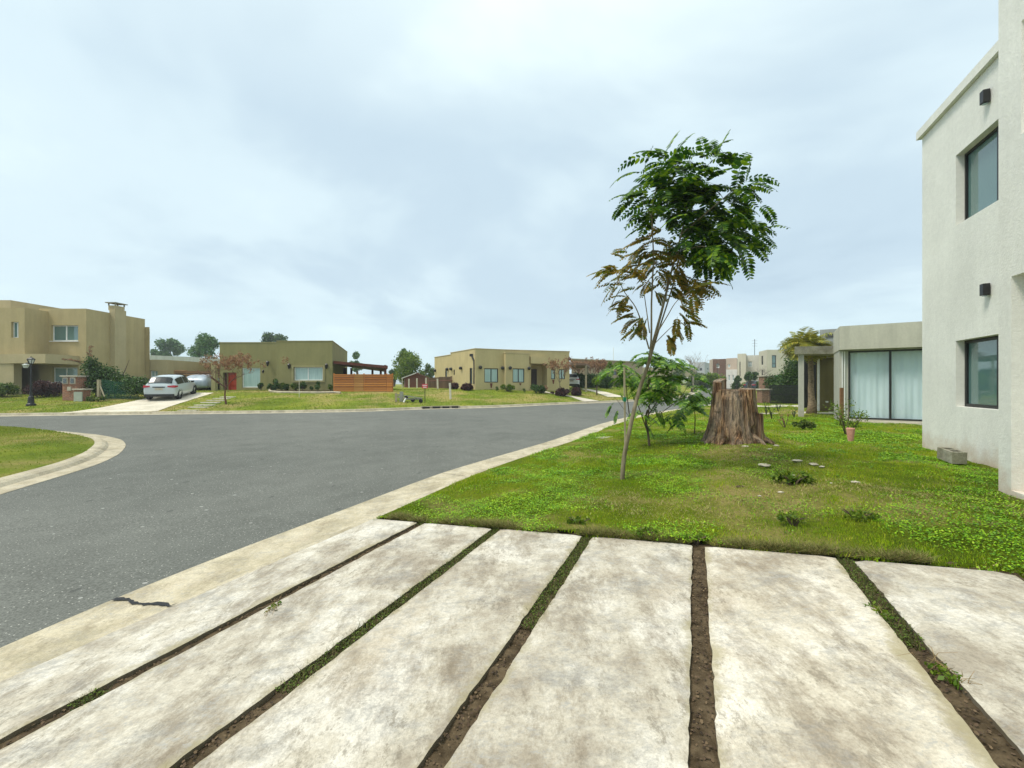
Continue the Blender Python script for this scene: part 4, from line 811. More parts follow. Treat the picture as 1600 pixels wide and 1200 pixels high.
def frond(base, d, L, pairs, ll, r_, droop=.9, wid=.46):
    """a feather-like compound leaf: returns 6-gons for leaflets and the thin midrib"""
    d = Vector(d).normalized(); p = Vector(base); pts = [p.copy()]; dirs = [d.copy()]
    for i in range(pairs+1):
        d = (d + Vector((0, 0, -droop/pairs))).normalized(); p = p + d*L/(pairs+1); pts.append(p.copy()); dirs.append(d.copy())
    side0 = d.cross(Vector((0, 0, 1))); side0 = side0.normalized() if side0.length > .05 else Vector((1, 0, 0)); roll = r_.uniform(-.5, .5); out = []
    for i in range(1, len(pts)):
        t = i/(len(pts)-1); dd = dirs[i]; sd_ = Matrix.Rotation(roll, 3, dd) @ side0; s_ = ll*(.55+.9*math.sin(math.pi*min(1, t*.85+.1)))*.8
        for sg in (-1, 1):
            ax = (sd_*sg*.9 + dd*.40 + Vector((0, 0, -.24)) + Vector((r_.uniform(-.12, .12), r_.uniform(-.12, .12), r_.uniform(-.12, .12)))).normalized(); nrm = ax.cross(dd).normalized(); wv = nrm.cross(ax).normalized()*s_*wid/2
            b = pts[i]; out += [b, b+ax*s_*.3+wv, b+ax*s_*.72+wv*.8, b+ax*s_, b+ax*s_*.72-wv*.8, b+ax*s_*.3-wv]
    for i in range(len(pts)-1):
        a, b = pts[i], pts[i+1]; w_ = side0*.0035; out += [a-w_, a, a+w_, b+w_, b, b-w_]
    return out
F_dark = leafmat('evergreen_leaves', [(.018, .05, .010), (.045, .10, .016), (.09, .16, .022)], .15, .5)
F_mid = leafmat('bluish_green_leaves', [(.06, .13, .05), (.10, .20, .075), (.17, .26, .09)], .2, .6)
F_lime = leafmat('yellow_green_leaves', [(.06, .13, .008), (.12, .20, .012), (.22, .28, .02)], .3, .5)
F_red = leafmat('dark_red_leaves', [(.022, .008, .010), (.06, .018, .018), (.11, .04, .03)], .15, .5)
F_brown = leafmat('dry_brown_leaves', [(.13, .06, .03), (.26, .14, .07), (.36, .22, .11), (.30, .11, .06)], .2, .7)
F_bush = leafmat('bush_leaves', [(.025, .06, .008), (.06, .12, .014), (.12, .18, .02), (.20, .22, .04)], .2, .5)
# distant trees
def dist_tree(label, px, Y, ytop, ybot_px, halfw, lm, seed, n=5000, size=.55, cr=.5, group='trees beyond the houses', k=10, low=-.9):
    top = EYE+(600-ytop)/F*Y; hw_ = halfw/F*Y; b = gpt(px, Y); zc = EYE+(600-(ytop+ybot_px)/2)/F*Y; hz = (top-zc)
    cl = clumps_in((b.x, b.y, zc), (hw_*.88, hw_*.88, hz*.86), k, min(hw_, hz)*cr, seed, low); return tree('distant_tree', label, b, cl, n, size, lm, seed, .3, group, limbn=7, spread=hw_*.6)
dist_tree('small rounded tree just right of the tall tan house', 243, 100, 545, 574, 7, F_mid, 11, 1800, .6)
dist_tree('tree with a twin-lobed crown over the white roofed house', 265, 95, 528, 566, 14, F_mid, 12, 4200, .5)
dist_tree('tall blue green tree behind the slatted fence and left of the green house', 328, 62, 513, 596, 20, F_mid, 13, 6500, .36)
dist_tree('flat topped dark tree showing over the green house roof', 428, 95, 522, 556, 22, F_dark, 14, 6500, .5)
dist_tree('slim upright tree behind the carport roof', 557, 75, 544, 590, 8, F_mid, 15, 2600, .42)
dist_tree('bushy yellow green tree behind the brown shed', 637, 54, 546, 606, 23, F_lime, 16, 8000, .26, k=24)
dist_tree('dark conical tree rising behind the yellow green one', 637, 66, 544, 572, 10, F_mid, 17, 2600, .36)
dist_tree('grey green scrubby tree left of the beige house', 668, 62, 566, 606, 11, F_bush, 18, 3200, .26)
dist_tree('dark scrub tree between the carport and the shed', 614, 60, 572, 606, 8, F_dark, 19, 2000, .3)
dist_tree('broad dark tree behind the parked van', 1064, 112, 580, 606, 16, F_bush, 20, 2600, .6)
dist_tree('dark green tree just right of the white van', 1094, 84, 581, 612, 16, F_bush, 21, 3000, .45)
dist_tree('yellow green tree before the brick tower house', 1116, 62, 581, 612, 13, F_lime, 22, 3000, .32)
dist_tree('small dark tree in front of the cream stepped house', 1151, 60, 582, 610, 5, F_dark, 23, 1500, .3)
dist_tree('clipped mushroom shaped tree before the white two storey houses', 1170, 58, 583, 600, 14, F_dark, 24, 4500, .26, low=-.2)
# bare trees
def bare_tree(label, base, top_z, spread, seed, m, r0=.1, n=26, name='bare_tree', leaf=None, nl=0, ls=.1):
    t = thing(name, label, 'tree', base); r_ = random.Random(seed); mb = MB(); b = Vector(base); H = top_z-b.z; tips = []
    def grow(p, d, L, r, lev):
        q = p + d*L; k = p.lerp(q, .5)+Vector((r_.uniform(-.06, .06), r_.uniform(-.06, .06), 0))*L; mb.tube([p, k, q], [r, r*.8, r*.6], 6 if lev == 0 else 4, False); tips.append(q)
        if lev < 4:
            for i in range(3 if lev else 5):
                a = r_.uniform(0, 6.28); nd = (d*1. + Vector((math.cos(a), math.sin(a), r_.uniform(-.05, .4)))*.62*spread).normalized(); grow(p.lerp(q, r_.uniform(.55, 1) if lev else 1.), nd, L*r_.uniform(.55, .8) if lev else H*.3, r*.5, lev+1)
    grow(b-Vector((0, 0, .05)), Vector((r_.uniform(-.05, .05), 0, 1)), H*.33, r0, 0); mb.build('trunk', m, t, True)
    if leaf: T_ = [tips[r_.randrange(len(tips))] for _ in range(nl)]; np_mesh('foliage', leafcloud([(tuple(q), .22) for q in T_], nl*9, ls, seed, up=.3, hollow=.1), 4, leaf, t)
    return t
m_twig = mat('reddish_twigs', (.17, .08, .05), (.09, .04, .03), 10, .8); m_twig_g = mat('pale_grey_twigs', (.34, .30, .25), (.22, .19, .15), 10, .8)
b = hit(353.5, 631.5); t = bare_tree('low spreading reddish brown tree, nearly leafless, before the green house door', b, at(0, b.y, py=548).z, 1.9, 31, m_twig, .06, name='bare_red_tree')
cl = [(tuple(at(370+random.gauss(0, 21), b.y+random.gauss(0, .5), py=563+random.gauss(0, 6.5)+abs(random.gauss(0, 2)))), random.uniform(.12, .3)) for _ in range(60)] + [(tuple(at(328+random.uniform(-16, 16), b.y+random.gauss(0, .4), py=566+random.gauss(0, 3))), .15) for _ in range(12)]
np_mesh('foliage', leafcloud(cl, 2600, .10, 31, up=.2, hollow=.1), 4, F_brown, t)
b = gpt(1084, 66); bare_tree('leafless pale grey tree behind the small leafy sapling', b, at(0, 66, py=545).z, 1.0, 32, m_twig_g, .14)
b = hit(874.5, 617.5); bare_tree('thin young tree with sparse brown leaves before the beige house', b, at(0, b.y, py=556).z, 1.0, 33, m_bark_g, .05, leaf=F_brown, nl=110, ls=.15, name='young_tree')
for i, (px, Y, yt, sp_, lab) in enumerate(((905, 52, 556, 1.3, 'brownish bare crowned tree nearest the beige house'), (925, 55, 556, 1.4, 'brownish bare crowned tree second from the beige house'), (940, 50, 560, 1.2, 'brownish bare crowned tree before the middle of the long low house'))): b = gpt(px, Y); bare_tree(lab, b, at(0, Y, py=yt).z, sp_, 40+i, m_twig, .09, leaf=F_brown, nl=260, ls=.14)
b = gpt(1187, 62); bare_tree('leafless wide branching tree before the white house', b, at(0, 62, py=566).z, 1.6, 45, m_twig_g, .12)
# lone young leafy trees across the street
for i, (px, Y, yt, yb, hw_, lab) in enumerate(((932.5, 36.5, 583, 603, 8, 'slim sapling with a small green crown beside the pale drive'), (953, 48, 563, 583, 6, 'slender green tree before the long low house, left one'), (968, 52, 558, 588, 9, 'slender green tree before the long low house, right one'), (1003, 44, 585, 612, 9, 'bushy small tree at the bend of the street'))):
    b = gpt(px, Y); zc = EYE+(600-(yt+yb)/2)/F*Y; hz = (yb-yt)/2/F*Y; w_ = hw_/F*Y; tree('street_tree', lab, b, clumps_in((b.x, b.y, zc), (w_*.7, w_*.7, hz*.7), 9, min(w_, hz)*.5, 50+i), 1500, .17, F_lime, 50+i, .07, 'young street trees', limbn=4, spread=w_*.6)
# hedges and bushes across the street
b = gpt(925, 44)
def hedge(label, x0, x1, Y0, Y1, ytop, n, lm, seed, size=.2):
    a, c = gpt(x0, Y0), gpt(x1, Y1); H = EYE+(600-ytop)/F*(Y0+Y1)/2 - a.z; cl = [(tuple(a.lerp(c, t)+Vector((0, 0, h_*H))), (.75, .55, H*.30)) for t in np.linspace(0, 1, max(3, int((c-a).length/1.1))) for h_ in (.25, .68)]
    t = thing('hedge', label, 'hedge', a); np_mesh('foliage', leafcloud(cl, n, size, seed, hollow=.3), 4, lm, t); mb = MB()
    for k in range(6): p = a.lerp(c, k/5); mb.tube([p, p+Vector((0, 0, H*.6))], .03, 4)
    mb.build('stem', m_bark, t)
hedge('dark green hedge behind the slim sapling and pergola post', 904, 945, 43, 43, 583, 9000, F_dark, 60)
hedge('low mixed hedge along the front of the long low house', 950, 1000, 52, 54, 590, 6000, F_bush, 61, .22)
hedge('dark hedge behind the iron fence and brick pillars', 1212, 1247, 30, 27, 583, 9000, F_dark, 62, .13)
hedge('low dark hedge at the far bend right of the van', 1098, 1120, 86, 80, 596, 3000, F_dark, 63, .4)
hedge('dark planting at the foot of the cream stepped house', 1150, 1184, 64, 60, 598, 3500, F_bush, 64, .3)
m_rb_ = F_red
for i, (px, Y, hw_, yt, lab) in enumerate(((709, 35.8, 11, 597, 'dark red rounded bush at the corner of the beige house, left one'), (729, 34.6, 12, 597, 'dark red rounded bush under the downpipe of the beige house'), (880, 0, 14, 603.5, 'dark red rounded bush beside the garden path, left one'), (900, 0, 10, 603, 'dark red rounded bush beside the garden path, right one'))):
    b = gpt(px, Y) if Y else hit(px, 619 if i == 2 else 618); r = hw_/F*b.y; bush('round_bush', lab, b, (r, r, (EYE+(600-yt)/F*b.y-b.z)*.52), 3400, .14, m_rb_, 70+i, group='clipped dark red bushes', k=16)
b = gpt(794, 34.8); bush('green_bush', 'green rounded bush under the beige house windows', b, (.9, .7, .42), 1500, .15, F_lime, 80)
b = gpt(838, 35.2); bush('porch_shrub', 'dark shrub at the left of the beige house entrance', b, (.8, .6, .55), 1500, .15, F_dark, 81)
b = gpt(850, 35.5); bush('porch_plant', 'twiggy brown plant in front of the beige house entrance', b, (.4, .4, .6), 500, .12, F_brown, 82)
for i, (px, lab) in enumerate(((776, 'small dark spiky plant between the two beige house windows'), (819, 'small dark spiky plant right of the bay window'), (863, 'small red plant below the narrow window'))):
    b = gpt(px, 34.9); bush('small_plant', lab, b, (.16, .16, .3), 160, .12, F_red if i == 2 else F_bush, 83+i, k=4)
# left house garden
b = gpt(8, 26.5); bush('garden_bush', 'yellow green bush at the far left before the tan house', b, (1.1, .8, .55), 3000, .13, F_bush, 90)
b = gpt(72, 26.6); bush('purple_bush', 'wide dark purple bush behind the brick meter pillar', b, (1.35, .8, .72), 5000, .12, F_red, 91, k=16)
def big_shrub():
    cl = []
    for (px, py, rx, rz) in ((145, 590, .5, .9), (150, 605, .7, .7), (160, 592, .7, .6), (172, 598, .8, .7), (185, 604, .8, .6), (198, 608, .8, .5), (212, 610, .7, .5), (220, 605, .4, .4), (165, 612, .9, .5), (190, 614, .9, .35), (143, 577, .25, .5), (218, 614, .4, .35)):
        p = at(px, 26.4+.3*math.sin(px), py=py); cl.append((tuple(p+Vector((0, 0, .25))), (rx*1.05, .6, rz*1.1)))
    b = gpt(165, 26.4); t = thing('climbing_shrub', 'large dark green shrub with long wild shoots against the tan house wall', 'shrub', b); np_mesh('foliage', leafcloud(cl, 17000, .13, 95, hollow=.1), 4, F_dark, t)
    mb = MB()
    for pts in (((140, 585), (138, 560), (141, 545)), ((140, 572), (120, 565), (99, 561)), ((190, 590), (197, 575), (202, 562)), ((200, 626), (208, 612), (218, 598)), ((150, 620), (150, 600), (147, 580)), ((180, 622), (175, 600), (170, 585))):
        mb.tube([at(px, 26.4, py=py) for px, py in pts], [.04, .025, .01], 4, False)
    mb.build('branch', m_bark, t); sh = [(tuple(at(140.5+random.uniform(-2, 2), 26.4, py=py)), .10) for py in range(542, 580, 3)] + [(tuple(at(px, 26.4, py=561+(px-99)*.12+random.uniform(-.8, .8))), .06) for px in range(99, 130, 2)]
    np_mesh('shoot_leaves', leafcloud(sh, 420, .09, 96), 4, F_brown, t)
big_shrub()
# plant bed before the green house
for i, (px, hw_, hh_, lm) in enumerate(((424, .5, .45, F_dark), (431, .45, .75, F_dark), (440, .4, .5, F_bush), (447, .3, .45, F_dark), (462, .45, .5, F_bush), (473, .4, .65, F_dark), (487, .15, .3, F_dark), (497, .28, .6, F_dark), (516, .3, .5, F_bush), (408, .28, .55, F_dark))):
    b = gpt(px, 31.2 if px > 415 else 32.1); lab = ['low dark plant at the left end of the bed', 'tall spiky dark plant left in the bed', 'green leafy plant where the green wall steps forward', 'small dark plant under the left wall lantern', 'green shrub under the left of the white window', 'dark shrub under the middle of the white window', 'tiny dark tuft under the right of the white window', 'upright dark shrub below the right wall lantern', 'green shrub at the corner beside the timber gate', 'dark potted plant before the large frosted window'][i]
    bush('bed_plant', lab, b, (hw_*.8, .3, hh_*.8), 600, .14, lm, 100+i, 'plant', 'plants in the bed before the green house', k=6)
# ---------------------------------------------------------------- draped paths
def drape(name, Lp, Rp, m, n=14, k=6, h=.02):
    def res(P): P = [Vector(p).to_3d() for p in P]; t = np.linspace(0, len(P)-1, n); return [P[min(int(a), len(P)-2)].lerp(P[min(int(a), len(P)-2)+1], a-min(int(a), len(P)-2)) for a in t]
    A, B = res([hit(*p).xy for p in Lp]), res([hit(*p).xy for p in Rp]); rows = []
    for a, b in zip(A, B): rows.append([(*(a.lerp(b, j/k)).xy, ground(*a.lerp(b, j/k).xy)+h) for j in range(k+1)])
    return tag(grid_mesh(name, np.array(rows, float), m), kind='structure')
drape('driveway', [(96, 647.2), (160, 637), (226, 623.5), (262, 613.5)], [(240, 645.6), (270, 634), (308, 622), (334, 614)], m_pave)
drape('garden_path', [(836, 610.5), (892.5, 620.5), (914, 629)], [(846, 610.5), (904, 620.8), (941, 628.2)], m_pave)
drape('driveway', [(907, 607.8), (930, 613), (950, 620.5)], [(917, 607.8), (948, 613), (977, 620.6)], m_pave)
for x0, x1, y in ((280, 310, 641.7), (296, 325, 636.8), (305, 335, 633.4), (315, 344, 629.4), (324.5, 352, 626), (334, 359, 623), (345, 367, 620.6)):
    a, b = hit(x0, y), hit(x1, y); c = (a+b)/2; tag(MB().box((c.x, c.y, c.z+.005), (abs(b.x-a.x), .34, .07)).build('stepping_stone', m_pave, bevel=.01), kind='structure', group='stepping stones to the red door')
# storm drain mouths in the far kerb
for i, (x0, x1) in enumerate(((661, 673), (675.5, 688), (690, 702), (704, 715))):
    a, b = Vector((*on_plane(x0, 638.8), 0)), Vector((*on_plane(x1, 638.2), 0)); ya, yb = float(Yk(a.x)), float(Yk(b.x)); a.y, b.y = ya-.02, yb-.02; z = plane(a.y)+.07
    t = thing('drain_opening', ['leftmost dark storm drain slot in the far kerb', 'second dark storm drain slot from the left in the far kerb', 'third dark storm drain slot from the left in the far kerb', 'rightmost dark storm drain slot in the far kerb'][i], 'drain', (a+b)/2)
    MB().beam(a+Vector((0, 0, z)), b+Vector((0, 0, z)), .05, .13).build('dark_mouth', m_black, t); u_ = Vector((0, 0, z+.085)); MB().beam(a+u_+Vector((-.1, 0, 0)), b+u_+Vector((.1, 0, 0)), .12, .035).build('lintel', m_kerb, t)
# ---------------------------------------------------------------- street lamps
def lamp(label, base, H, arm=False):
    x, y, z = base; t = thing('street_lamp', label, 'street lamp', base, 'black lantern street lamps')
    MB().lathe((x, y, z), [(.20, 0), (.20, .10), (.14, .14), (.11, .50), (.07, .56), (.055, .8)], 10).build('base', m_black, t)
    MB().lathe((x, y, z), [(.05, .75), (.042, H*.6), (.036, H*.84)], 10).build('pole', m_black, t)
    hd = MB(); s = H/2.9*.82; zz = z+H*.84; hd.lathe((x, y, zz), [(.05, 0), (.10, .03*s), (.05, .06*s)], 6)
    for k in range(6): a = 6.283*(k+.5)/6; hd.tube([(x+math.cos(a)*.10*s, y+math.sin(a)*.10*s, zz+.05*s), (x+math.cos(a)*.20*s, y+math.sin(a)*.20*s, zz+.34*s)], .016, 4)
    hd.lathe((x, y, zz+.34*s), [(.24*s, 0), (.22*s, .04*s), (.10*s, .14*s), (.03*s, .17*s), (.02*s, .24*s)], 6); h_ = hd.build('lantern', m_black, t)
    MB().lathe((x, y, zz+.06*s), [(.09*s, 0), (.185*s, .27*s)], 6).build('lantern_glass', m_lglass, h_)
    if arm: MB().lathe((x-.42, y+.1, zz-.20), [(.08, 0), (.13, .14), (.16, .18), (.05, .24)], 10).build('globe', m_lglass, t); MB().tube([(x, y, zz-.02), (x-.2, y+.04, zz+.1), (x-.42, y+.1, zz+.08)], .022, 6).build('arm', m_black, t)
    return t
m_lglass = mat('lamp_glass', (.62, .64, .60), (.5, .53, .5), 3, .25, .5, 20, .02)
b = hit(48.5, 634); lamp('black lantern street lamp on the lawn before the tan two storey house', b, (634-557)/F*b.y, True)
b = gpt(1081, 55); lamp('black lantern street lamp down the street in front of the white van', b, at(0, 55, py=578).z-b.z)
b = gpt(1121.5, 75); lamp('black lantern street lamp before the dark brick tower', b, at(0, 75, py=567).z-b.z)
# ---------------------------------------------------------------- brick meter pillar, green fence
m_brk = brick('red_brick', (.36, .12, .06), (.24, .08, .045), (.36, .28, .2)); m_cap = mat('pale_cap', (.52, .47, .38), (.4, .36, .28), 6, .85)
b = gpt(115, 25.2); x0 = lambda px: (px-800)/F*25.2; zz = lambda py: EYE+(600-py)/F*25.2
t = thing('meter_pillar', 'stepped red brick utility pillar with two meter boxes and a pale door', 'utility pillar', b)
w1_, w2_ = MB().prism([(x0(97.5), 25.2), (x0(119.5), 25.2), (x0(119.5), 25.8), (x0(97.5), 25.8)], b.z-.1, zz(589)).build('brick_body', m_brk, t), MB().prism([(x0(122.8), 24.95), (x0(136.5), 24.95), (x0(136.5), 25.4), (x0(122.8), 25.4)], b.z-.1, zz(609.5)).build('low_brick_body', m_brk, t)
for (a_, c_, y_, Y0) in ((95, 121.5, 589, 25.12), (120.8, 139, 609.5, 24.87)): MB().prism([(x0(a_), Y0), (x0(c_), Y0), (x0(c_), Y0+(.76 if a_ == 95 else .6)), (x0(a_), Y0+(.76 if a_ == 95 else .6))], zz(y_)+.003, zz(y_)+.09).build('cap', m_cap, t, bevel=.01)
for px in (103, 114.3): bx_ = MB().box((x0(px), 25.17, zz(595)), (.30, .06, .40)).build('meter_box', m_cap, t); MB().box((x0(px), 25.135, zz(595)), (.21, .02, .3)).build('meter_window', m_gl_dark, bx_)
MB().box((x0(109), 25.17, zz(607.3)), (.22, .05, .24)).build('junction_box', m_cap, t); MB().box((x0(129.7), 24.92, zz(619.5)), (.50, .05, .58)).build('cabinet_door', mat('pale_green_cabinet', (.42, .46, .38), None, 4, .6), t)
t = thing('mesh_fence', 'low green mesh fence with a braced concrete post beside the brick pillar', 'fence', gpt(180, 25.6)); fp_ = gpt(154.7, 25.4)
MB().box((fp_.x, fp_.y, fp_.z+.62), (.14, .14, 1.34)).build('post', m_pt, t); MB().beam((fp_.x+.07, fp_.y, fp_.z+.9), (fp_.x+.62, fp_.y-.2, fp_.z+.02), .05).build('brace', m_pt, t)
m_net = bpy.data.materials.new('green_net'); m_net.use_nodes = True; _n = m_net.node_tree; _p = _n.nodes['Principled BSDF']; _p.inputs['Base Color'].default_value = (.01, .10, .05, 1); _p.inputs['Roughness'].default_value = .6
_t = N(_n, 'ShaderNodeBsdfTransparent'); _m = N(_n, 'ShaderNodeMixShader'); _m.inputs[0].default_value = .45; _n.links.new(_p.outputs[0], _m.inputs[1]); _n.links.new(_t.outputs[0], _m.inputs[2]); _n.links.new(_m.outputs[0], _n.nodes['Material Output'].inputs[0])
rows = []
for k in range(20): px = 156+k*3.2; p = gpt(px, 25.5+.04*k); rows.append([(p.x, p.y+.05*math.sin(k*1.7+j), p.z+.02+j*(1.28-.02*k)/6) for j in range(7)])
grid_mesh('net', np.array(rows, float), m_net, t)
b = gpt(150, 25.0); bush('weed_clump', 'tuft of dark weeds at the foot of the brick pillar', b, (.7, .3, .22), 700, .12, F_bush, 120)
# ---------------------------------------------------------------- cars
def loft_car(t, st, paint, glass, wheels_y, wr=.31, trim=True, W=.85, cover=False):
    rings = []
    for (y, zb_, zl_, zt_, wb, wt) in st:
        zm = zb_+(zl_-zb_)*.55; rings.append([(wb*.90, y, zb_), (wb*.985, y, zb_+.10), (wb, y, zm), (wb*.975, y, zl_-.05), (wb*.94, y, zl_), (wt, y, zt_-.07), (wt*.86, y, zt_-.01), (wt*.45, y, zt_+.012), (0, y, zt_+.015)])
    full = [r + [(-x, y, z) for x, y, z in r[-2::-1]] for r in rings]; n = len(full[0]); mb = MB(); vs = [p for r in full for p in r]
    fs = [(i*n+j, i*n+j+1, (i+1)*n+j+1, (i+1)*n+j) for i in range(len(full)-1) for j in range(n-1)]; fs += [(i*n, (i+1)*n, (i+1)*n+n-1, i*n+n-1) for i in range(len(full)-1)]; fs += [tuple(range(n))[::-1], tuple((len(full)-1)*n+k for k in range(n))]
    fs = [f[::-1] for f in fs]; mb.add(vs, fs); body = mb.build('cover' if cover else 'body', paint, t, True)
    s_ = body.modifiers.new('smooth', 'SUBSURF'); s_.levels = s_.render_levels = 1
    for v in wheels_y:
        for sx in (-1, 1):
            w_ = MB(); pr = [(wr*.62, -.09), (wr*.94, -.10), (wr, -.06), (wr, .06), (wr*.94, .10), (wr*.62, .09)]; vs = []; n2 = 22
            for r_, o in pr:
                for k in range(n2): a = 6.283*k/n2; vs.append((sx*(W-.10)+o, v+r_*math.cos(a), wr+r_*math.sin(a)))
            w_.add(vs, [(i*n2+k, i*n2+(k+1) % n2, (i+1) % 6*n2+(k+1) % n2, (i+1) % 6*n2+k) for i in range(6) for k in range(n2)])
            ty = w_.build('wheel', m_tyre, t, True); rm = MB(); xo = sx*(W-.035); rm.add([(xo-sx*.05, v+wr*.6*math.cos(6.283*k/n2), wr+wr*.6*math.sin(6.283*k/n2)) for k in range(n2)], [tuple(range(n2))])
            for k in range(5): a = 6.283*k/5+.3; rm.beam((xo-sx*.02, v, wr), (xo-sx*.02, v+wr*.62*math.cos(a), wr+wr*.62*math.sin(a)), .045, .03)
            rm.build('rim', m_rim, ty)
            if not cover:
                ar = MB(); K = 14; vs = []
                for k in range(K+1): a = math.pi*k/K; vs += [(sx*(W+.012), v+(wr+.06)*math.cos(a), wr+(wr+.06)*math.sin(a)), (sx*(W+.012), v+(wr*.2)*math.cos(a), wr*.9+(wr*.2)*math.sin(a)), (sx*(W-.25), v+(wr+.06)*math.cos(a), wr+(wr+.06)*math.sin(a))]
                ar.add(vs, [(3*k, 3*k+3, 3*k+5, 3*k+2) for k in range(K)]); w2 = MB(); w2.add([(sx*(W-.09), v+(wr+.05)*math.cos(6.283*k/20), wr+(wr+.05)*math.sin(6.283*k/20)) for k in range(20)], [tuple(range(20))]); ar.build('wheel_arch', m_tyre, t)
    return rings
m_tyre = mat('tyre_rubber', (.018, .018, .018), None, 10, .85); m_rim = mat('alloy_rim', (.35, .36, .36), None, 5, .35, .5, 20, 0, .6)
def paint(name, c): return mat(name, c, tuple(x*.97 for x in c), 1, .28, .5, 3, 0, coat=.7)
m_silver = paint('silver_white_paint', (.48, .54, .56)); m_white_p = paint('white_car_paint', (.80, .80, .78)); m_cargl = mat('car_glass', (.02, .025, .028), None, 2, .15, .25, 3, 0); m_tail = mat('red_tail_lamp', (.45, .02, .03), (.3, .01, .02), 6, .2, .6)
HB = [(0, .36, .62, .74, .70, .62), (.05, .30, .86, .98, .80, .68), (.22, .22, .93, 1.14, .84, .64), (.52, .2, .95, 1.40, .85, .62), (.9, .19, .94, 1.47, .855, .62), (1.6, .18, .92, 1.50, .86, .63), (2.3, .18, .90, 1.46, .86, .62), (2.72, .18, .89, 1.26, .855, .62), (3.12, .19, .88, 1.00, .85, .68), (3.6, .2, .80, .90, .82, .66), (3.95, .26, .68, .78, .74, .56), (4.05, .34, .56, .62, .62, .5)]
def hatch(label, loc, yaw, pnt, group=None):
    t = thing('parked_car', label, 'car', loc, group); ORG[t.name] = Vector((0, 0, 0)); t.rotation_euler.z = yaw; rg = loft_car(t, HB, pnt, None, (.72, 3.28))
    def sp(i, k, sg, o=.012): x, y, z = rg[i][k]; return Vector((sg*(x+o), y, z+.004))
    for sg, nm in ((1, 'side_window'), (-1, 'side_window')):
        for i0, i1 in ((3, 5), (5, 7)):
            mb = MB()
            for i in range(i0, i1):
                a, b = rg[i], rg[i+1]
                def lp(r, u): p, q = Vector(r[4]), Vector(r[5]); v = p.lerp(q, u); return Vector((sg*(v.x+.006), v.y, v.z))
                u0, u1 = .10, .93; g0_ = .05 if i == i0 else 0; g1_ = .05 if i == i1-1 else 0
                A_, B_, C__, D_ = lp(a, u0), lp(b, u0), lp(b, u1), lp(a, u1); mb.quad(A_.lerp(B_, g0_), B_.lerp(A_, g1_), C__.lerp(D_, g1_), D_.lerp(C__, g0_))
            mb.build(nm, m_cargl, t)
    mb = MB(); cols = [(-1, 5), (-1, 6), (-1, 7), (1, 8), (1, 7), (1, 6), (1, 5)]
    def rearp(sg, k, f): a, b = Vector(rg[1][k]), Vector(rg[3][k]); c = Vector(rg[2][k]); v = (a.lerp(c, f*2) if f < .5 else c.lerp(b, f*2-1)); return Vector((sg*v.x*.96, v.y-.05, v.z+.035))
    R_ = [[rearp(sg, k, f) for sg, k in cols] for f in (.38, .6, .8, .96)]
    for i in range(3):
        for j in range(6): mb.quad(R_[i][j], R_[i][j+1], R_[i+1][j+1], R_[i+1][j])
    mb.build('rear_window', m_cargl, t)
    mb = MB(); W_ = [[Vector((sg*rg[i][k][0]*.97, rg[i][k][1]+.008, rg[i][k][2]+.014)) for sg, k in cols] for i in (6, 7, 8)]
    for i in range(2):
        for j in range(6): mb.quad(W_[i][j], W_[i][j+1], W_[i+1][j+1], W_[i+1][j])
    mb.build('windscreen', m_cargl, t)
    for sg in (-1, 1):
        mb = MB(); mb.add([(sg*.86, .34, .84), (sg*.80, .03, .82), (sg*.44, -.02, .86), (sg*.44, 0, .95), (sg*.78, .08, .97), (sg*.865, .36, .92)], [(0, 1, 4, 5), (1, 2, 3, 4)]); mb.build('tail_light', m_tail, t)
        MB().box((sg*.93, 2.62, .98), (.16, .10, .12)).build('mirror', m_black, t, bevel=.02); MB().box((sg*.872, 2.0, .80), (.015, .16, .03)).build('door_handle', pnt, t)
    MB().box((0, .03, .34), (1.5, .12, .16)).build('rear_bumper', m_black, t, bevel=.02); MB().box((0, -.012, .74), (.4, .02, .13)).build('number_plate', m_cap, t); MB().box((0, -.012, .86), (.62, .02, .06)).build('trim_strip', m_black, t)
    MB().box((0, 3.98, .55), (1.2, .10, .14)).build('grille', m_black, t); MB().box((0, .60, 1.455), (1.0, .16, .03)).build('roof_spoiler', pnt, t)
    return t
yaw = R(21); rr = hit(250, 628.5); dirh = Vector((-math.sin(yaw), math.cos(yaw), 0))
h0_ = gpt(249, 25.4); h1_z = ground(*(h0_+dirh*4).xy); c1_ = hatch('silver white hatchback parked on the pale drive, seen from behind', (h0_.x, h0_.y, (h0_.z*.7+h1_z*.3)+.0), yaw, m_silver); c1_.rotation_euler.x = math.atan2(h1_z-h0_.z, 4)*.9; c1_.location.z = h0_.z+.03
b = gpt(303, 31.6); t = thing('covered_car', 'car under a shiny silver grey cover parked beyond the hatchback', 'car', b+Vector((0, 0, .05))); ORG[t.name] = Vector((0, 0, 0)); t.rotation_euler.z = R(16); t.scale = (.98, 1, .80)
m_cov = mat('silver_cover', (.42, .47, .52), (.22, .27, .33), 1.6, .35, .5, 7, .8, stretch=(1.5, 1.5, .5), metal=.2)
CV = [(-.05, .22, .6, .9, .86, .74), (.2, .16, .9, 1.18, .92, .74), (.6, .14, 1., 1.46, .93, .7), (1.6, .14, 1.0, 1.56, .94, .7), (2.4, .14, .98, 1.5, .94, .68), (3.0, .15, .95, 1.08, .93, .74), (3.8, .2, .82, .92, .88, .7), (4.2, .28, .6, .68, .74, .6)]
loft_car(t, CV, m_cov, None, (.8, 3.3), .30, cover=True, W=.88)
b = gpt(893, 41.5); hatch('white car parked beside the beige house at the end of its drive', b, R(-6), m_white_p)
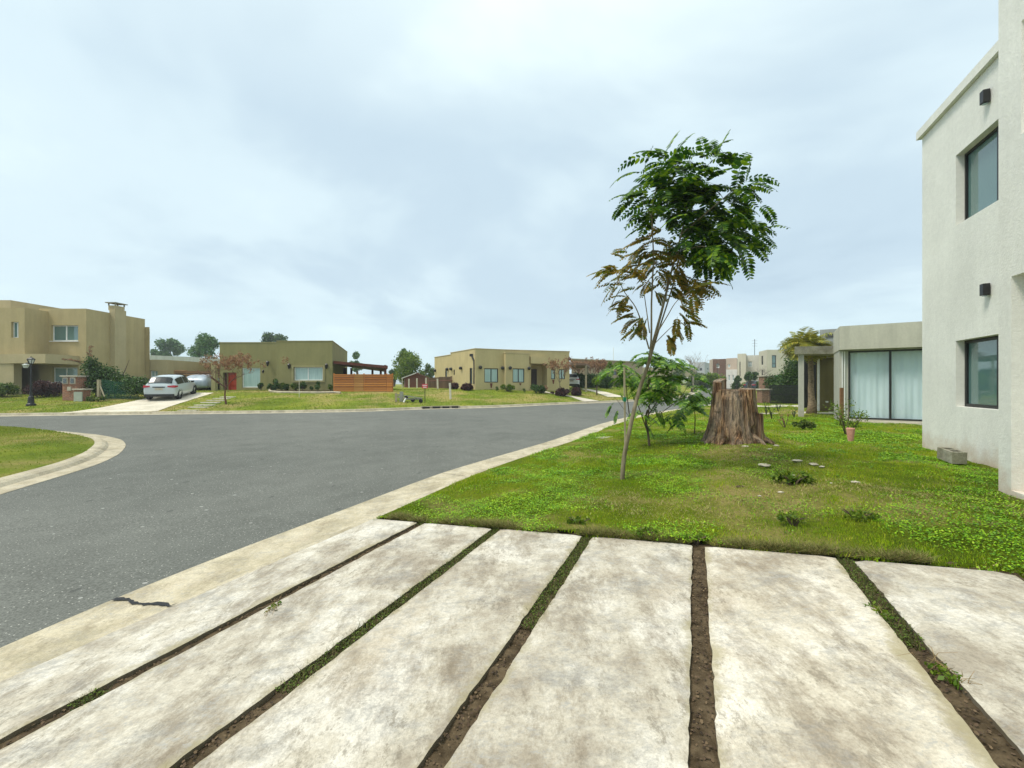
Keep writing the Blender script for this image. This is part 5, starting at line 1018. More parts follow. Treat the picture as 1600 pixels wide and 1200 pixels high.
def van(label, loc, yaw, L=4.8, H=1.9):
    t = thing('parked_van', label, 'van', loc); ORG[t.name] = Vector((0, 0, 0)); t.rotation_euler.z = yaw
    st = [(0, .4, 1.1, H-.1, .80, .72), (.06, .3, 1.15, H, .88, .78), (L*.5, .28, 1.15, H, .9, .78), (L*.66, .28, 1.1, H-.05, .9, .76), (L*.76, .3, 1.05, 1.35, .9, .76), (L*.94, .34, .95, 1.08, .86, .72), (L, .4, .75, .85, .78, .66)]
    rg = loft_car(t, st, m_white_p, None, (.9, L-.95), .34, W=.9)
    for sg in (-1, 1):
        for ya, yb in ((.5, L*.28), (L*.31, L*.49), (L*.51, L*.66)): MB().add([(sg*.905, ya, 1.2), (sg*.905, yb, 1.2), (sg*.80, yb, H-.2), (sg*.80, ya, H-.2)], [(0, 1, 2, 3)]).build('side_window', m_cargl, t)
    MB().add([(-.7, L*.775, 1.36), (.7, L*.775, 1.36), (.62, L*.675, H-.1), (-.62, L*.675, H-.1)], [(0, 1, 2, 3)]).build('windscreen', m_cargl, t); return t
b = gpt(1065, 100); van('white van parked far down the street beyond the leafless tree', b, R(-72)); b = gpt(1108, 92); van('pale vehicle just visible right of the white van, mostly behind the sapling leaves', b, R(-60), 4.3, 1.5)
b = gpt(1170, 60); hatch('dark car half hidden in the shade under the clipped tree', b, R(-60), mat('dark_car_paint', (.05, .07, .09), None, 1, .3, .5, 3, 0))
# ---------------------------------------------------------------- timber fences and gate
m_tim = wood('orange_timber', (.62, .25, .06), (.36, .12, .03), (.6, .6, 7), 2.5); m_tim2 = wood('brown_timber', (.42, .25, .12), (.25, .13, .06), (.6, .6, 7), 2.5)
def slats(parent, P, Q, z0, z1, n, m, gap=.012, thick=.03, name='board_panel'):
    MB().beam((P[0], P[1]+.035, (z0+z1)/2), (Q[0], Q[1]+.035, (z0+z1)/2), .02, z1-z0-.02).build('backing', m_black, parent); mb = MB(); hh_ = (z1-z0)/n; r_ = random.Random(n)
    for i in range(n): z = z0+hh_*(i+.5); o = r_.uniform(-.008, .008); mb.beam((P[0], P[1]+o, z), (Q[0], Q[1]+o, z), thick, hh_-gap)
    return mb.build(name, m, parent)
P_, Q_ = xy(521.5, 31.1), xy(613, 31.6); zA, zB = EYE-18.4/F*31.3, EYE+15.5/F*31.3
t = thing('timber_gate', 'wide gate of orange brown horizontal boards beside the green house', 'gate', (*P_, zA)); pm = lambda k: (P_[0]+(Q_[0]-P_[0])*k, P_[1]+(Q_[1]-P_[1])*k)
slats(t, pm(0), pm(.34), zA+.05, zB, 12, m_tim, .036); slats(t, pm(.345), pm(.505), zA+.05, zB, 12, wood('golden_timber', (.55, .27, .08), (.34, .15, .04), (.6, .6, 7)), .02); slats(t, pm(.51), pm(.90), zA+.05, zB, 12, m_tim, .036); slats(t, pm(.905), pm(1), zA+.05, zB, 12, m_tim, .02)
for k in (0, .34, .507, .90, 1): p = pm(k); MB().box((p[0], p[1]+.06, (zA+zB)/2), (.09, .07, zB-zA+.1)).build('post', m_tim, t)
MB().beam((*pm(0), zA-.04), (*pm(1.0), zA-.04), .12, .14).build('base_beam', m_kerb, t)
P_, Q_ = xy(272, 33.0), xy(344, 34.3); t = thing('timber_fence', 'brown horizontal board fence behind the covered car', 'fence', (*P_, 1.2)); slats(t, P_, Q_, 1.2, 2.92, 9, m_tim2, .05)
for k in range(5): p = Vector(P_).lerp(Vector(Q_), k/4); MB().box((p.x, p.y+.07, 2.05), (.1, .08, 1.85)).build('post', m_tim2, t)
MB().beam((*xy(273, 32.9), 2.94), (*xy(291, 32.9), 2.94), .08, .07).build('cap_rail', m_tim2, t)
# shed and vertical board fence
m_shed = wood('red_brown_shed_boards', (.19, .075, .05), (.11, .042, .03), (7, 7, .4)); t = thing('garden_shed', 'small red brown gabled shed with a pale roof in the middle distance', 'shed', gpt(648, 49))
Ys = 48.; A_, B_, Cc_ = at(633, Ys, z=ground(*xy(633, Ys))-.1), at(665.5, Ys, z=ground(*xy(665, Ys))-.1), at(651.5, Ys, py=582); hl_, hr_ = at(633, Ys, py=590).z, at(665.5, Ys, py=589.5).z; D_ = 4.
vs = [A_, B_, Vector((B_.x, Ys, hr_)), Vector((Cc_.x, Ys, Cc_.z-.12)), Vector((A_.x, Ys, hl_))]; vs += [v+Vector((-1.2, D_, 0)) for v in vs]
MB().add(vs, [(0, 1, 2, 3, 4), (9, 8, 7, 6, 5), (1, 6, 7, 2), (5, 0, 4, 9)]).build('wall', m_shed, t)
def slab_roof(a, b, m, nm): a, b = Vector(a), Vector(b); o = Vector((-1.3, D_+.3, 0)); u_ = Vector((0, 0, .1)); f_ = Vector((0, -.3, 0)); MB().add([a+f_, b+f_, b+o, a+o, a+f_+u_, b+f_+u_, b+o+u_, a+o+u_], [(3, 2, 1, 0), (4, 5, 6, 7), (0, 1, 5, 4), (1, 2, 6, 5), (2, 3, 7, 6), (3, 0, 4, 7)]).build(nm, m, t)
slab_roof((A_.x-.3, Ys, hl_-.12), (Cc_.x, Ys, Cc_.z-.1), mat('pale_roof_sheet', (.66, .64, .60), None, 3, .5), 'roof'); slab_roof((Cc_.x, Ys, Cc_.z-.1), (B_.x+.4, Ys, hr_-.14), m_shed, 'roof')
Y_ = 46.5; P_, Q_ = xy(664, 46.5), xy(706.5, 38.9); t = thing('board_fence', 'weathered vertical board fence between the shed and the beige house', 'fence', (*P_, 1.2)); mb = MB(); r_ = random.Random(3)
for k in range(42): p = Vector(P_).lerp(Vector(Q_), (k+.5)/42); zt_ = EYE+(600-(591-3.0*k/42))/F*p.y; mb.box((p.x, p.y+r_.uniform(-.02, .02), (zt_+.9)/2), (.085, .03, zt_-.9+r_.uniform(-.04, .04)))
mb.build('boards', wood('grey_brown_boards', (.20, .13, .075), (.10, .065, .04), (7, 7, .4)), t); MB().beam((*P_, 2.2), (*Q_, 2.2), .06, .1).build('rail', m_shed, t)
m_wp = mat('whitewashed_post', (.66, .62, .52), (.5, .46, .38), 8, .85)
for i, (px, py, Y, lab) in enumerate(((684.3, 592, 37.5, 'whitewashed post before the board fence, the farther one'), (703.5, 598.5, 0, 'whitewashed post at the corner of the beige house lawn'), (639, 592, 44, 'whitewashed post left on the shed front'), (651.5, 591, 44, 'whitewashed post at the middle of the shed front'), (665.8, 590.5, 43, 'whitewashed post at the right corner of the shed'), (628.5, 592, 44, 'thin pale post just left of the shed'))):
    b = gpt(px, Y) if Y else hit(704, 623.5); zt_ = EYE+(600-py)/F*b.y; s_ = .11 if i == 5 else .2; tag(MB().beam(b-Vector((0, 0, .1)), Vector((b.x+(-.05 if i < 2 else 0), b.y, zt_)), s_*.7).build('fence_post', m_wp, bevel=.02), lab, 'post')
b = hit(618.8, 628.2); tag(MB().beam(b, b+Vector((0, 0, 14/F*b.y)), .12).build('concrete_stub', m_pt), 'short pale concrete post at the right end of the timber gate', 'post'); b = b+Vector((.28, .3, 0)); tag(MB().beam(b, b+Vector((0, 0, 16/F*b.y)), .2).build('concrete_stub', mat('grey_post', (.30, .31, .26), None, 6)), 'thicker grey stub post beside the short pale post', 'post')
# red sign
b = hit(664, 630); t = thing('sign', 'small red sign with white lettering on a thin dark post by the kerb', 'sign', b); zc = EYE+(600-603.4)/F*b.y; MB().tube([b, (b.x, b.y, zc-.1)], .022, 6).build('post', m_black, t)
pl = MB().box((b.x, b.y-.03, zc), (.36, .02, .29)).build('plate', mat('sign_red', (.60, .03, .05), None, 4, .4), t); ms = mat('sign_white', (.8, .7, .7), None, 4, .4)
for dz, ww in ((.055, .30), (-.065, .24)): MB().box((b.x, b.y-.045, zc+dz), (ww, .006, .055)).build('lettering', ms, pl)
# trailer frame lying on the grass
t = thing('trailer_frame', 'old low metal trailer frame lying in the grass left of the red sign', 'trailer', hit(638, 628)); b = hit(634, 629); c_ = hit(657, 628); d_ = hit(660, 627.5)
m_rust = mat('dull_grey_metal', (.30, .29, .25), (.12, .11, .09), 8, .6); MB().beam(b+Vector((.05, 0, .24)), c_+Vector((0, 0, .20)), .09, .10).build('side_rail', m_rust, t)
e_ = at(621, b.y+1.6, py=616.5); MB().beam(e_, d_+Vector((0, 0, .22)), .06, .06).build('drawbar', m_rust, t); MB().beam(at(622, b.y+.6, py=620), b+Vector((0, 0, .28)), .08, .10).build('cross_rail', m_rust, t); MB().beam(b+Vector((0, 0, .28)), b+Vector((-.1, -.15, .02)), .07).build('leg', m_whitef, t)
for p in (at(634.5, b.y+.2, py=621.5), at(645, b.y+.3, py=625), at(657.5, b.y+.2, py=626.5)):
    w_ = MB(); K = 14; w_.tube([p+Vector((0, -.05, 0)), p+Vector((0, .05, 0))], .13, K); w_.build('wheel', m_tyre, t)
b = hit(467.5, 621); tag(MB().tube([b, b+Vector((0, 0, 1.25))], .018, 5).build('garden_stake', m_wp), 'thin pale stake standing on the lawn before the green house window', 'stake')
# ---------------------------------------------------------------- far right: pillars, green cloth, iron fence
for (px0, px1, ytop, Y, lab) in ((1189, 1206, 588.5, 31, 'taller dark brick pillar with a pale cap right of the stump'), (1185.5, 1201, 609.5, 27.5, 'lower brick pillar with a pale cap right of the stump')):
    a = gpt((px0+px1)/2, Y); w_ = (px1-px0)/F*Y; zt_ = EYE+(600-ytop)/F*Y; t = thing('brick_pillar', lab, 'pillar', a); MB().box((a.x, a.y, (a.z-.1+zt_)/2), (w_*.88, w_*.88, zt_-a.z+.1)).build('brick_body', brick('brown_brick', (.27, .12, .07), (.18, .08, .05), (.3, .25, .18)), t); MB().box((a.x, a.y, zt_+.045), (w_*1.08, w_*1.08, .085)).build('cap', m_cap, t, bevel=.01)
t = thing('shade_cloth_fence', 'bright green shade cloth fence before the white two storey house', 'fence', gpt(1200, 42)); rows = []
for k in range(24): px = 1186+k*1.8; p = gpt(px, 42); zt_ = EYE+(600-(587.5-1.5*k/23))/F*42; rows.append([(p.x, 42+.06*math.sin(k*1.1+j), p.z+(zt_-p.z)*j/5) for j in range(6)])
grid_mesh('cloth', np.array(rows, float), mat('green_cloth', (.015, .30, .11), (.01, .2, .07), 2, .7), t)
for px in (1186, 1206, 1227): p = gpt(px, 41.8); MB().tube([p, (p.x, p.y, EYE+13/F*42)], .04, 5).build('post', m_pt, t)
t = thing('iron_fence', 'dark iron bar fence with a gate right of the brick pillars', 'fence', gpt(1225, 26)); a, c_ = gpt(1203, 26.4), gpt(1248, 25.8)
mb = MB(); n_ = 34
for k in range(n_): p = a.lerp(c_, k/(n_-1)); mb.box((p.x, p.y, p.z+.62), (.022, .022, 1.2))
mb.build('bars', m_black, t)
for h_ in (.1, .62, 1.2): MB().beam(a+Vector((0, 0, h_)), c_+Vector((0, 0, h_)), .03, .04).build('rail', m_black, t)
# conifer hedge and palms
b = gpt(1240, 27); t = tree('conifer', 'tall dark green conifer left of the concrete portico', b, [((b.x+dx, b.y+dy, b.z+z), (r_, r_, .6)) for dx, dy, z, r_ in ((0, 0, .5, 1.), (.25, 0, 1.2, 1.05), (-.2, .2, 1.1, .9), (.3, 0, 1.9, .9), (-.35, 0, 1.8, .55), (.1, 0, 2.5, .75), (.5, 0, 2.6, .7), (.4, 0, 3.1, .5), (1.3, .2, 1.2, 1.1), (1.4, .2, 2.1, 1.), (1.2, 0, 2.9, .6))], 15000, .13, F_dark, 130, .14, hollow=.25)
def palm(name, label, base, top, nf, L, lm, seed, r0=.15, trunk=True, up_=.5):
    t = thing(name, label, 'palm', base); r_ = random.Random(seed); base, top = Vector(base), Vector(top)
    pth = [base+(top-base)*k/8+Vector((.03*math.sin(k*2), .03*math.cos(k*1.7), 0)) for k in range(9)]; MB().tube(pth, [r0*1.5, r0*1.15, r0*.85, r0*.8, r0*.75, r0*.72, r0*.7, r0*.7, r0*.75], 12).build('trunk', m_palm, t, True); T = []
    for i in range(nf):
        a = 6.283*i/nf+r_.uniform(-.3, .3); el = r_.uniform(-.1, 1.25); d = Vector((math.cos(a)*math.cos(el), math.sin(a)*math.cos(el), math.sin(el))); T += frond(top, d, L*r_.uniform(.7, 1.1), 20, L*.30, r_, 1.5, .14)
    np_mesh('frond_crown', [tuple(v) for v in T], 6, lm, t); return t
m_palm = mat('palm_trunk', (.34, .26, .17), (.15, .11, .07), 9, .9, .1, 30, 1., stretch=(1, 1, 3)); m_palml = leafmat('palm_leaves', [(.13, .16, .02), (.28, .28, .03), (.42, .36, .05)], .3, .5)
b = gpt(1268.5, 18.9); palm('palm_tree', 'slim palm growing up through the concrete portico opening', b-Vector((0, 0, .02)), at(1266, 19.2, py=539), 46, 1.15, m_palml, 140, .15)
b = gpt(1252, 30); palm('palm_tree', 'bushy yellow green palm behind the portico roof', b, at(1252, 30, py=540), 50, 1.7, m_palml, 141, .2)
# ---------------------------------------------------------------- tree stump
def stump():
    b = hit(1146, 690); t = thing('tree_stump', 'broad weathered brown tree stump with a jagged sawn top on the lawn', 'tree stump', b); r_ = np.random.default_rng(5); gz_ = b.z-.08; K, J = 220, 60
    nz = np.interp(np.arange(K)/K*96 % 96, np.arange(97), np.r_[(q := r_.normal(size=96)), q[0]]); n2 = np.interp(np.arange(K)/K*31 % 31, np.arange(32), np.r_[(q := r_.normal(size=31)), q[0]])
    th = 2*np.pi*np.arange(K)/K                     # 0 = right, -pi/2 = towards the viewer
    deg = np.degrees((th+np.pi) % (2*np.pi)-np.pi)
    H = np.full(K, 1.22); H[(deg > -178) & (deg < -60)] = 1.02; H[(deg >= -60) & (deg < -35)] = 1.18; H[(deg > 110) | (deg < -178)] = 1.24; H += .018*nz
    hh_ = np.linspace(0, 1, J); rows = []
    lob = .20*np.exp(-((deg+8)/22)**2)+.10*np.exp(-((deg+62)/14)**2)+.12*np.exp(-((deg+112)/16)**2)+.12*np.exp(-((np.abs(deg)-168)/18)**2)+.08*np.exp(-((deg-70)/30)**2)
    for h in hh_:
        z = h*H; u = np.clip(z/1.22, 0, 1.1); r = .435 + .06*(1-u) + (.07+lob*.85)*(1-u)**2.2 + .06*np.exp(-z/.10)*(1+lob*2)
        fl = .022*np.abs(n2)*(.4+.6*(1-u)) + .013*nz; r = r + fl - .03*np.exp(-((deg+48)/5.)**2)*(u < .9) - .035*np.exp(-((deg+88)/3.)**2)*np.exp(-((u-.45)/.4)**2) - .02*np.exp(-((deg+130)/2.5)**2)
        cav = .26*np.exp(-((deg+62)/8.)**2)*np.exp(-((z-.34)/.10)**2) + .14*np.exp(-((deg+128)/10.)**2)*np.exp(-((z-.08)/.10)**2) + .13*np.exp(-((deg+50)/16)**2)*np.exp(-((z-.06)/.10)**2); r = r - cav + r_.normal(0, .0022, K)
        rows.append(np.c_[b.x+np.cos(th)*r, b.y+np.sin(th)*r*.92, gz_+.08*(h > -1)+z-.06])
    P = np.array(rows); P = np.concatenate([P, P[:, :1]], 1); vs = P.reshape(-1, 3).tolist(); W = K+1
    fs = [(i*W+j, i*W+j+1, (i+1)*W+j+1, (i+1)*W+j) for i in range(J-1) for j in range(K)]; MB().add(vs, fs).build('bark', m_stump, t, False)
    rim = P[-1]; mb = MB(); c = np.array([b.x, b.y, 0]); ins = [(c + (p-c)*[.86, .86, 0] + [0, 0, b.z+1.17+.02*math.sin(i*1.7)]) for i, p in enumerate(rim)]; ins2 = [(c[0]+(p[0]-c[0])*.45, c[1]+(p[1]-c[1])*.45, b.z+1.19+.01*math.sin(k)) for k, p in enumerate(rim)]
    vs = rim.tolist()+[list(q) for q in ins]+[list(q) for q in ins2]+[[b.x, b.y, b.z+1.16]]; fs = [(j, j+1, W+j+1, W+j) for j in range(K)]+[(W+j, W+j+1, 2*W+j+1, 2*W+j) for j in range(K)]+[(2*W+j, 2*W+j+1, 3*W) for j in range(K)]
    MB().add(vs, fs).build('sawn_top', m_stump, t)
    def plank(d0, d1, r0, r1, z0, z1, dz, m, nm, sd):        # standing slab of wood following the rim
        rr_ = random.Random(sd); n = 22; vs = []
        for k in range(n+1):
            a = R(d0+(d1-d0)*k/n); w_ = rr_.uniform(-.008, .008); zt_ = z1+dz*k/n
            for (r, z) in ((r1+.03+w_, z0), (r1+w_, (z0+zt_)/2), (r1-.01+w_, zt_), (r0, zt_-.02), (r0, z0)): vs.append((b.x+math.cos(a)*r, b.y+math.sin(a)*r*.92, b.z+z))
        fs = [(k*5+j, k*5+(j+1) % 5, (k+1)*5+(j+1) % 5, (k+1)*5+j) for k in range(n) for j in range(5)]+[(4, 3, 2, 1, 0), tuple(n*5+j for j in range(5))]; MB().add(vs, fs).build(nm, m, t)
    plank(98, 176, .26, .43, .9, 1.46, -.10, m_stump, 'raised_slab', 1); plank(-62, 42, .30, .455, .7, 1.20, .03, m_stump, 'standing_slab', 2)
    plank(-50, 12, .44, .60, -.05, .68, -.06, m_stump, 'root_shoulder', 3); plank(-172, -150, .36, .47, .7, 1.08, .1, m_stump, 'rim_splinter', 4)
    mb = MB()
    for (a, r0, r1, w_) in ((-12, .45, .90, .12), (-62, .5, .78, .10), (-108, .5, .78, .11), (-165, .5, .80, .11), (-140, .45, .72, .07), (40, .5, .85, .1), (-35, .5, .86, .07)):
        a = R(a); mb.tube([(b.x+math.cos(a)*r, b.y+math.sin(a)*r, b.z+z) for r, z in ((r0-.15, .20), ((r0+r1)/2, .05), (r1, -.05))], [w_*.95, w_*.6, w_*.2], 9, False)
    mb.build('root_flare', m_stump, t, True)
def stump_mat():
    m, nt, p = new_mat('split_weathered_wood'); p.inputs['Roughness'].default_value = .85; p.inputs['Specular IOR Level'].default_value = .2; v = pos(nt, (1, 1, .07)); v2 = pos(nt, (1, 1, .25))
    a = ramp(nt, noise(nt, v, 16, 8, .7, .3), [(.34, (.025, .012, .006)), (.45, (.13, .065, .032)), (.54, (.33, .195, .10)), (.68, (.56, .40, .24))])
    c = mixc(nt, ramp(nt, noise(nt, v2, 3.5, 5), [(.40, (0, 0, 0)), (.60, (.85,)*3)]), a, mixc(nt, .6, a, (.36, .32, .26))); g = mixc(nt, 1, c, ramp(nt, noise(nt, pos(nt, (1, 1, .05)), 45, 4, .8), [(.37, (.28,)*3), (.5, (.95,)*3), (.63, (1.3,)*3)]), 'MULTIPLY')
    nt.links.new(g, p.inputs['Base Color']); bump(nt, p, noise(nt, v, 18, 8, .7), 1., .06); return m
m_stump = stump_mat(); m_cut = mat('sawn_wood_grey', (.42, .34, .24), (.22, .16, .10), 14, .9, .1, 40, .7); stump()
# ---------------------------------------------------------------- rubble, block, tile, sticks and weeds on the near lawn
m_stone = mat('pale_stone', (.60, .55, .44), (.36, .32, .24), 20, .9, .2, 60, .5)
def rock(label, px, py, w_, h_, sd, m=None, cat='stone'):
    b = hit(px, py); rr_ = random.Random(sd); W_ = w_/F*b.y/2; vs, fs = [], []; n, k = 10, 5
    for i in range(k+1):
        ph = math.pi*i/k
        for j in range(n): a = 6.283*j/n; q = 1+rr_.uniform(-.22, .22); vs.append((b.x+W_*math.sin(ph)*math.cos(a)*q, b.y+W_*.8*math.sin(ph)*math.sin(a)*q, b.z+.012+W_*h_*(math.cos(ph)*.7+.35)*(1+rr_.uniform(-.12, .12))))
    fs = [(i*n+j, i*n+(j+1) % n, (i+1)*n+(j+1) % n, (i+1)*n+j) for i in range(k) for j in range(n)]; o = MB().add(vs, fs).build('stone' if cat == 'stone' else 'soil_clod', m or m_stone, None, False); tag(o, label, cat, 'stones scattered on the near lawn' if cat == 'stone' else None)
for a in ((1194, 728.5, 20, .28, 'largest flat pale stone in the bare patch below the stump'), (1165, 700, 12, .5, 'pale stone at the front foot of the stump'), (1203, 704, 8, .6, 'round pale stone just below the right root of the stump'), (1213, 698, 9, .5, 'pale stone farthest right beside the stump root'), (1246, 722, 16, .35, 'broad pale stone in the rubble right of the bare patch'), (1271, 727, 14, .35, 'long pale stone at the right of the rubble'), (1284, 731, 8, .5, 'small stone right end of the rubble'), (1337, 755, 13, .25, 'lone flat stone in the grass toward the white house'), (1299, 757, 5, .6, 'tiny round stone in the middle of the right lawn'), (1220, 771, 9, .4, 'small stone below the green weed'), (1236, 745, 16, .22, 'flat stone just above the green weed'), (1187, 777, 6, .5, 'small pale stone left below the green weed')):
    rock(a[4], a[0], a[1], a[2], a[3], int(a[0]))
rock('dark clod of soil in the worn patch below the stump', 1157, 764, 13, .6, 3, m_soil, 'clod'); rock('pale flat slab fragment in the grass near the kerb behind the sapling', 950, 684.5, 34, .07, 9)
b = hit(1490, 722); t = thing('concrete_block', 'grey hollow concrete block leaning against the white house wall', 'block', b); mb = MB(); rz_ = math.atan2(U.y, U.x); c_ = b+Vector((.0, .03, .105)); ax, ay = Vector((math.cos(rz_), math.sin(rz_), 0)), Vector((-math.sin(rz_), math.cos(rz_), 0))
def bp(x, y, z): return c_+ax*x+ay*y+Vector((0, 0, z))
L_, Wd, Hh = .36, .19, .19
for (xa, xb, ya, yb) in ((-L_/2, L_/2, -Wd/2, -Wd/2+.035), (-L_/2, L_/2, Wd/2-.035, Wd/2), (-L_/2, -L_/2+.04, -Wd/2+.035, Wd/2-.035), (-.02, .02, -Wd/2+.035, Wd/2-.035), (L_/2-.04, L_/2, -Wd/2+.035, Wd/2-.035)): mb.box(bp((xa+xb)/2, (ya+yb)/2, 0), (xb-xa, yb-ya, Hh), rz_)
mb.box(bp(0, 0, -.02), (L_-.07, Wd-.06, Hh-.05), rz_); mb.build('hollow_block', m_conc, t); t.rotation_euler = (R(4), R(-3), R(6))
b = hit(1329, 690); tag(MB().lathe(b-Vector((0, 0, .05)), [(.03, 0), (.05, .06), (.085, .34), (.08, .36), (.04, .362)], 12).build('terracotta_pipe', mat('pink_terracotta', (.66, .34, .26), (.5, .24, .18), 12, .85)), 'pale pink terracotta pipe piece standing in the grass', 'pipe')
b = gpt(1315, 13.6); tag(MB().box((b.x, b.y, b.z+.62), (.10, .05, 1.3)).build('timber_post', wood('brown_post', (.26, .13, .06), (.13, .06, .03))), 'short brown timber post before the glass front house', 'post')
def broadleaf(name, label, base, r, n, size, lm, seed, stems=5, h=.3, cat='plant', stem_m=None):
    base = Vector(base); t = thing(name, label, cat, base); rr_ = random.Random(seed); mb = MB(); tips = []
    for i in range(stems):
        a = rr_.uniform(0, 6.28); p = base+Vector((math.cos(a)*r*rr_.uniform(.3, 1), math.sin(a)*r*rr_.uniform(.3, 1), h*rr_.uniform(.6, 1.1))); mid = base.lerp(p, .5)+Vector((rr_.uniform(-.05, .05), 0, .03)); mb.tube([base-Vector((0, 0, .03)), mid, p], [.012, .009, .003], 4, False); tips += [(tuple(p), r*.35), (tuple(mid), r*.3)]
    mb.build('stem', stem_m or m_bark, t); np_mesh('leaves', leafcloud(tips, n, size, seed, hollow=.1, up=-.2), 4, lm, t); return t
b = hit(1322, 680); t = broadleaf('shrub', 'scraggly leafy shrub on bare sticks before the curtained doors', b, .5, 700, .055, F_lime, 150, 10, .75, 'shrub'); b = hit(1254, 671); bush('weed_clump', 'dense dark green weed on the lawn before the portico', b, (.34, .3, .2), 900, .08, F_bush, 151, 'plant')
b = hit(1226, 668); broadleaf('dead_plant', 'small dry brown plant in the pale patch right of the stump', b, .18, 120, .05, F_brown, 152, 6, .35); b = hit(1237, 758); bush('weed_clump', 'bright green broad leaved weed in the middle of the bare patch', b, (.30, .26, .12), 800, .055, F_lime, 153, 'plant')
for i, (px, py, hh_, lab) in enumerate(((1197, 648, .55, 'dark withered plant right of the stump top, left one'), (1206, 655, .42, 'dark withered plant on the strip of grass right of the stump'), (1216, 643, .4, 'dark withered plant below the iron fence'), (1241, 652, .35, 'small dark plant left of the portico column'), (1160, 642, .5, 'thin dark stalks just behind the stump'))): b = hit(px, py); broadleaf('withered_plant', lab, b, .14, 60, .06, F_dark, 160+i, 5, hh_, stem_m=m_black)
for i, (px, py, r_, lab) in enumerate(((1010, 838, .12, 'leafy weed at the end of the third driveway gap'), (1088, 846, .10, 'leafy weed at the end of the fourth driveway gap'), (905, 820, .14, 'green leafy weed on the lawn edge beyond the third slab'), (1240, 818, .16, 'long leaved grass tuft beyond the fifth slab'), (1340, 812, .16, 'long leaved grass tuft beyond the sixth slab'))): b = hit(px, py); bush('weed_clump', lab, b, (r_*1.4, r_, r_*.45), 260, .035, F_lime, 170+i, 'weed')
# ---------------------------------------------------------------- young trees with feather leaves
def sapling(name, label, base, stems, sprays, lmats, seed, barkm, sub=()):
    t = thing(name, label, 'tree', base); r_ = random.Random(seed); mb = MB()
    for pts, ra, rb in stems:
        P = []; n = 18; cps = [Vector(p) for p in pts]
        for k in range(n+1): u = k/n*(len(cps)-1); i = min(int(u), len(cps)-2); f = u-i; p0, p1, p2, p3 = cps[max(i-1, 0)], cps[i], cps[i+1], cps[min(i+2, len(cps)-1)]; P.append(.5*((2*p1)+(p2-p0)*f+(2*p0-5*p1+4*p2-p3)*f*f+(3*p1-p0-3*p2+p3)*f**3))
        mb.tube(P, [ra+(rb-ra)*k/n for k in range(n+1)], 9, False)
    mb.build('trunk', barkm, t, True)
    for nm, lm, sp in sprays:
        T = []
        for (p, d, L, pairs, ll, dr) in sp(r_): T += frond(p, d, L, pairs, ll, r_, dr)
        np_mesh(nm, [tuple(v) for v in T], 6, lm, t)
    return t
L_dark = leafmat('feather_leaves', [(.010, .040, .004), (.025, .085, .006), (.07, .17, .008), (.24, .36, .012)], .34, .45); L_brz = leafmat('bronze_feather_leaves', [(.07, .11, .010), (.20, .15, .018), (.38, .24, .035), (.12, .20, .012)], .35, .5)
L_brt = leafmat('bright_feather_leaves', [(.03, .09, .008), (.07, .18, .010), (.15, .30, .02), (.26, .38, .04)], .3, .45)
base = hit(972, 748); D0 = base.y
def q(px, py, dy=0.): return at(px, D0+dy, py=py)
st = [([base-Vector((0, 0, .05)), q(975, 715), q(984, 670), q(998, 612, .05), (q(1012, 572, .08)), q(1019, 545, .08)], .036, .026), ([q(1012, 572, .08), q(1022, 530, .1), q(1036, 478, .12), q(1050, 420, .15), q(1066, 360, .2), q(1078, 300, .2)], .026, .009), ([q(1008, 585, .06), q(1017, 540, 0), q(1018, 470, -.05), q(1021, 400, -.05), q(1019, 330, -.1), q(1034, 262, -.1)], .018, .006), ([q(1016, 560), q(1028, 520, .2), q(1044, 470, .3), q(1058, 420, .3), q(1062, 380, .35)], .015, .008), ([q(1014, 545), q(1004, 510, -.15), q(993, 480, -.25), q(975, 455, -.3), q(962, 425, -.3)], .012, .004), ([q(1015, 520), q(1008, 470, .3), q(1002, 430, .45), q(998, 405, .5)], .009, .003), ([q(1024, 525), q(1042, 495, -.1), q(1058, 470, -.2), q(1085, 450, -.3)], .010, .003), ([q(1020, 540), q(1048, 512, .1), q(1065, 500, .2)], .007, .003), ([q(1066, 365, .2), q(1095, 340, .0), q(1130, 310, -.2), q(1160, 285, -.3)], .011, .004), ([q(1060, 390, .2), q(1100, 372, .4), q(1140, 352, .5), q(1175, 350, .5)], .010, .004), ([q(1075, 310, .2), q(1090, 275, .3), q(1120, 245, .3)], .008, .003), ([q(1072, 335, .2), q(1050, 300, .5), q(1040, 260, .6)], .008, .003), ([q(1060, 395, .3), q(1095, 385, -.2), q(1120, 392, -.4)], .008, .003), ([q(1019, 340, -.1), q(1002, 310, -.2), q(1000, 290, -.2)], .006, .002)]
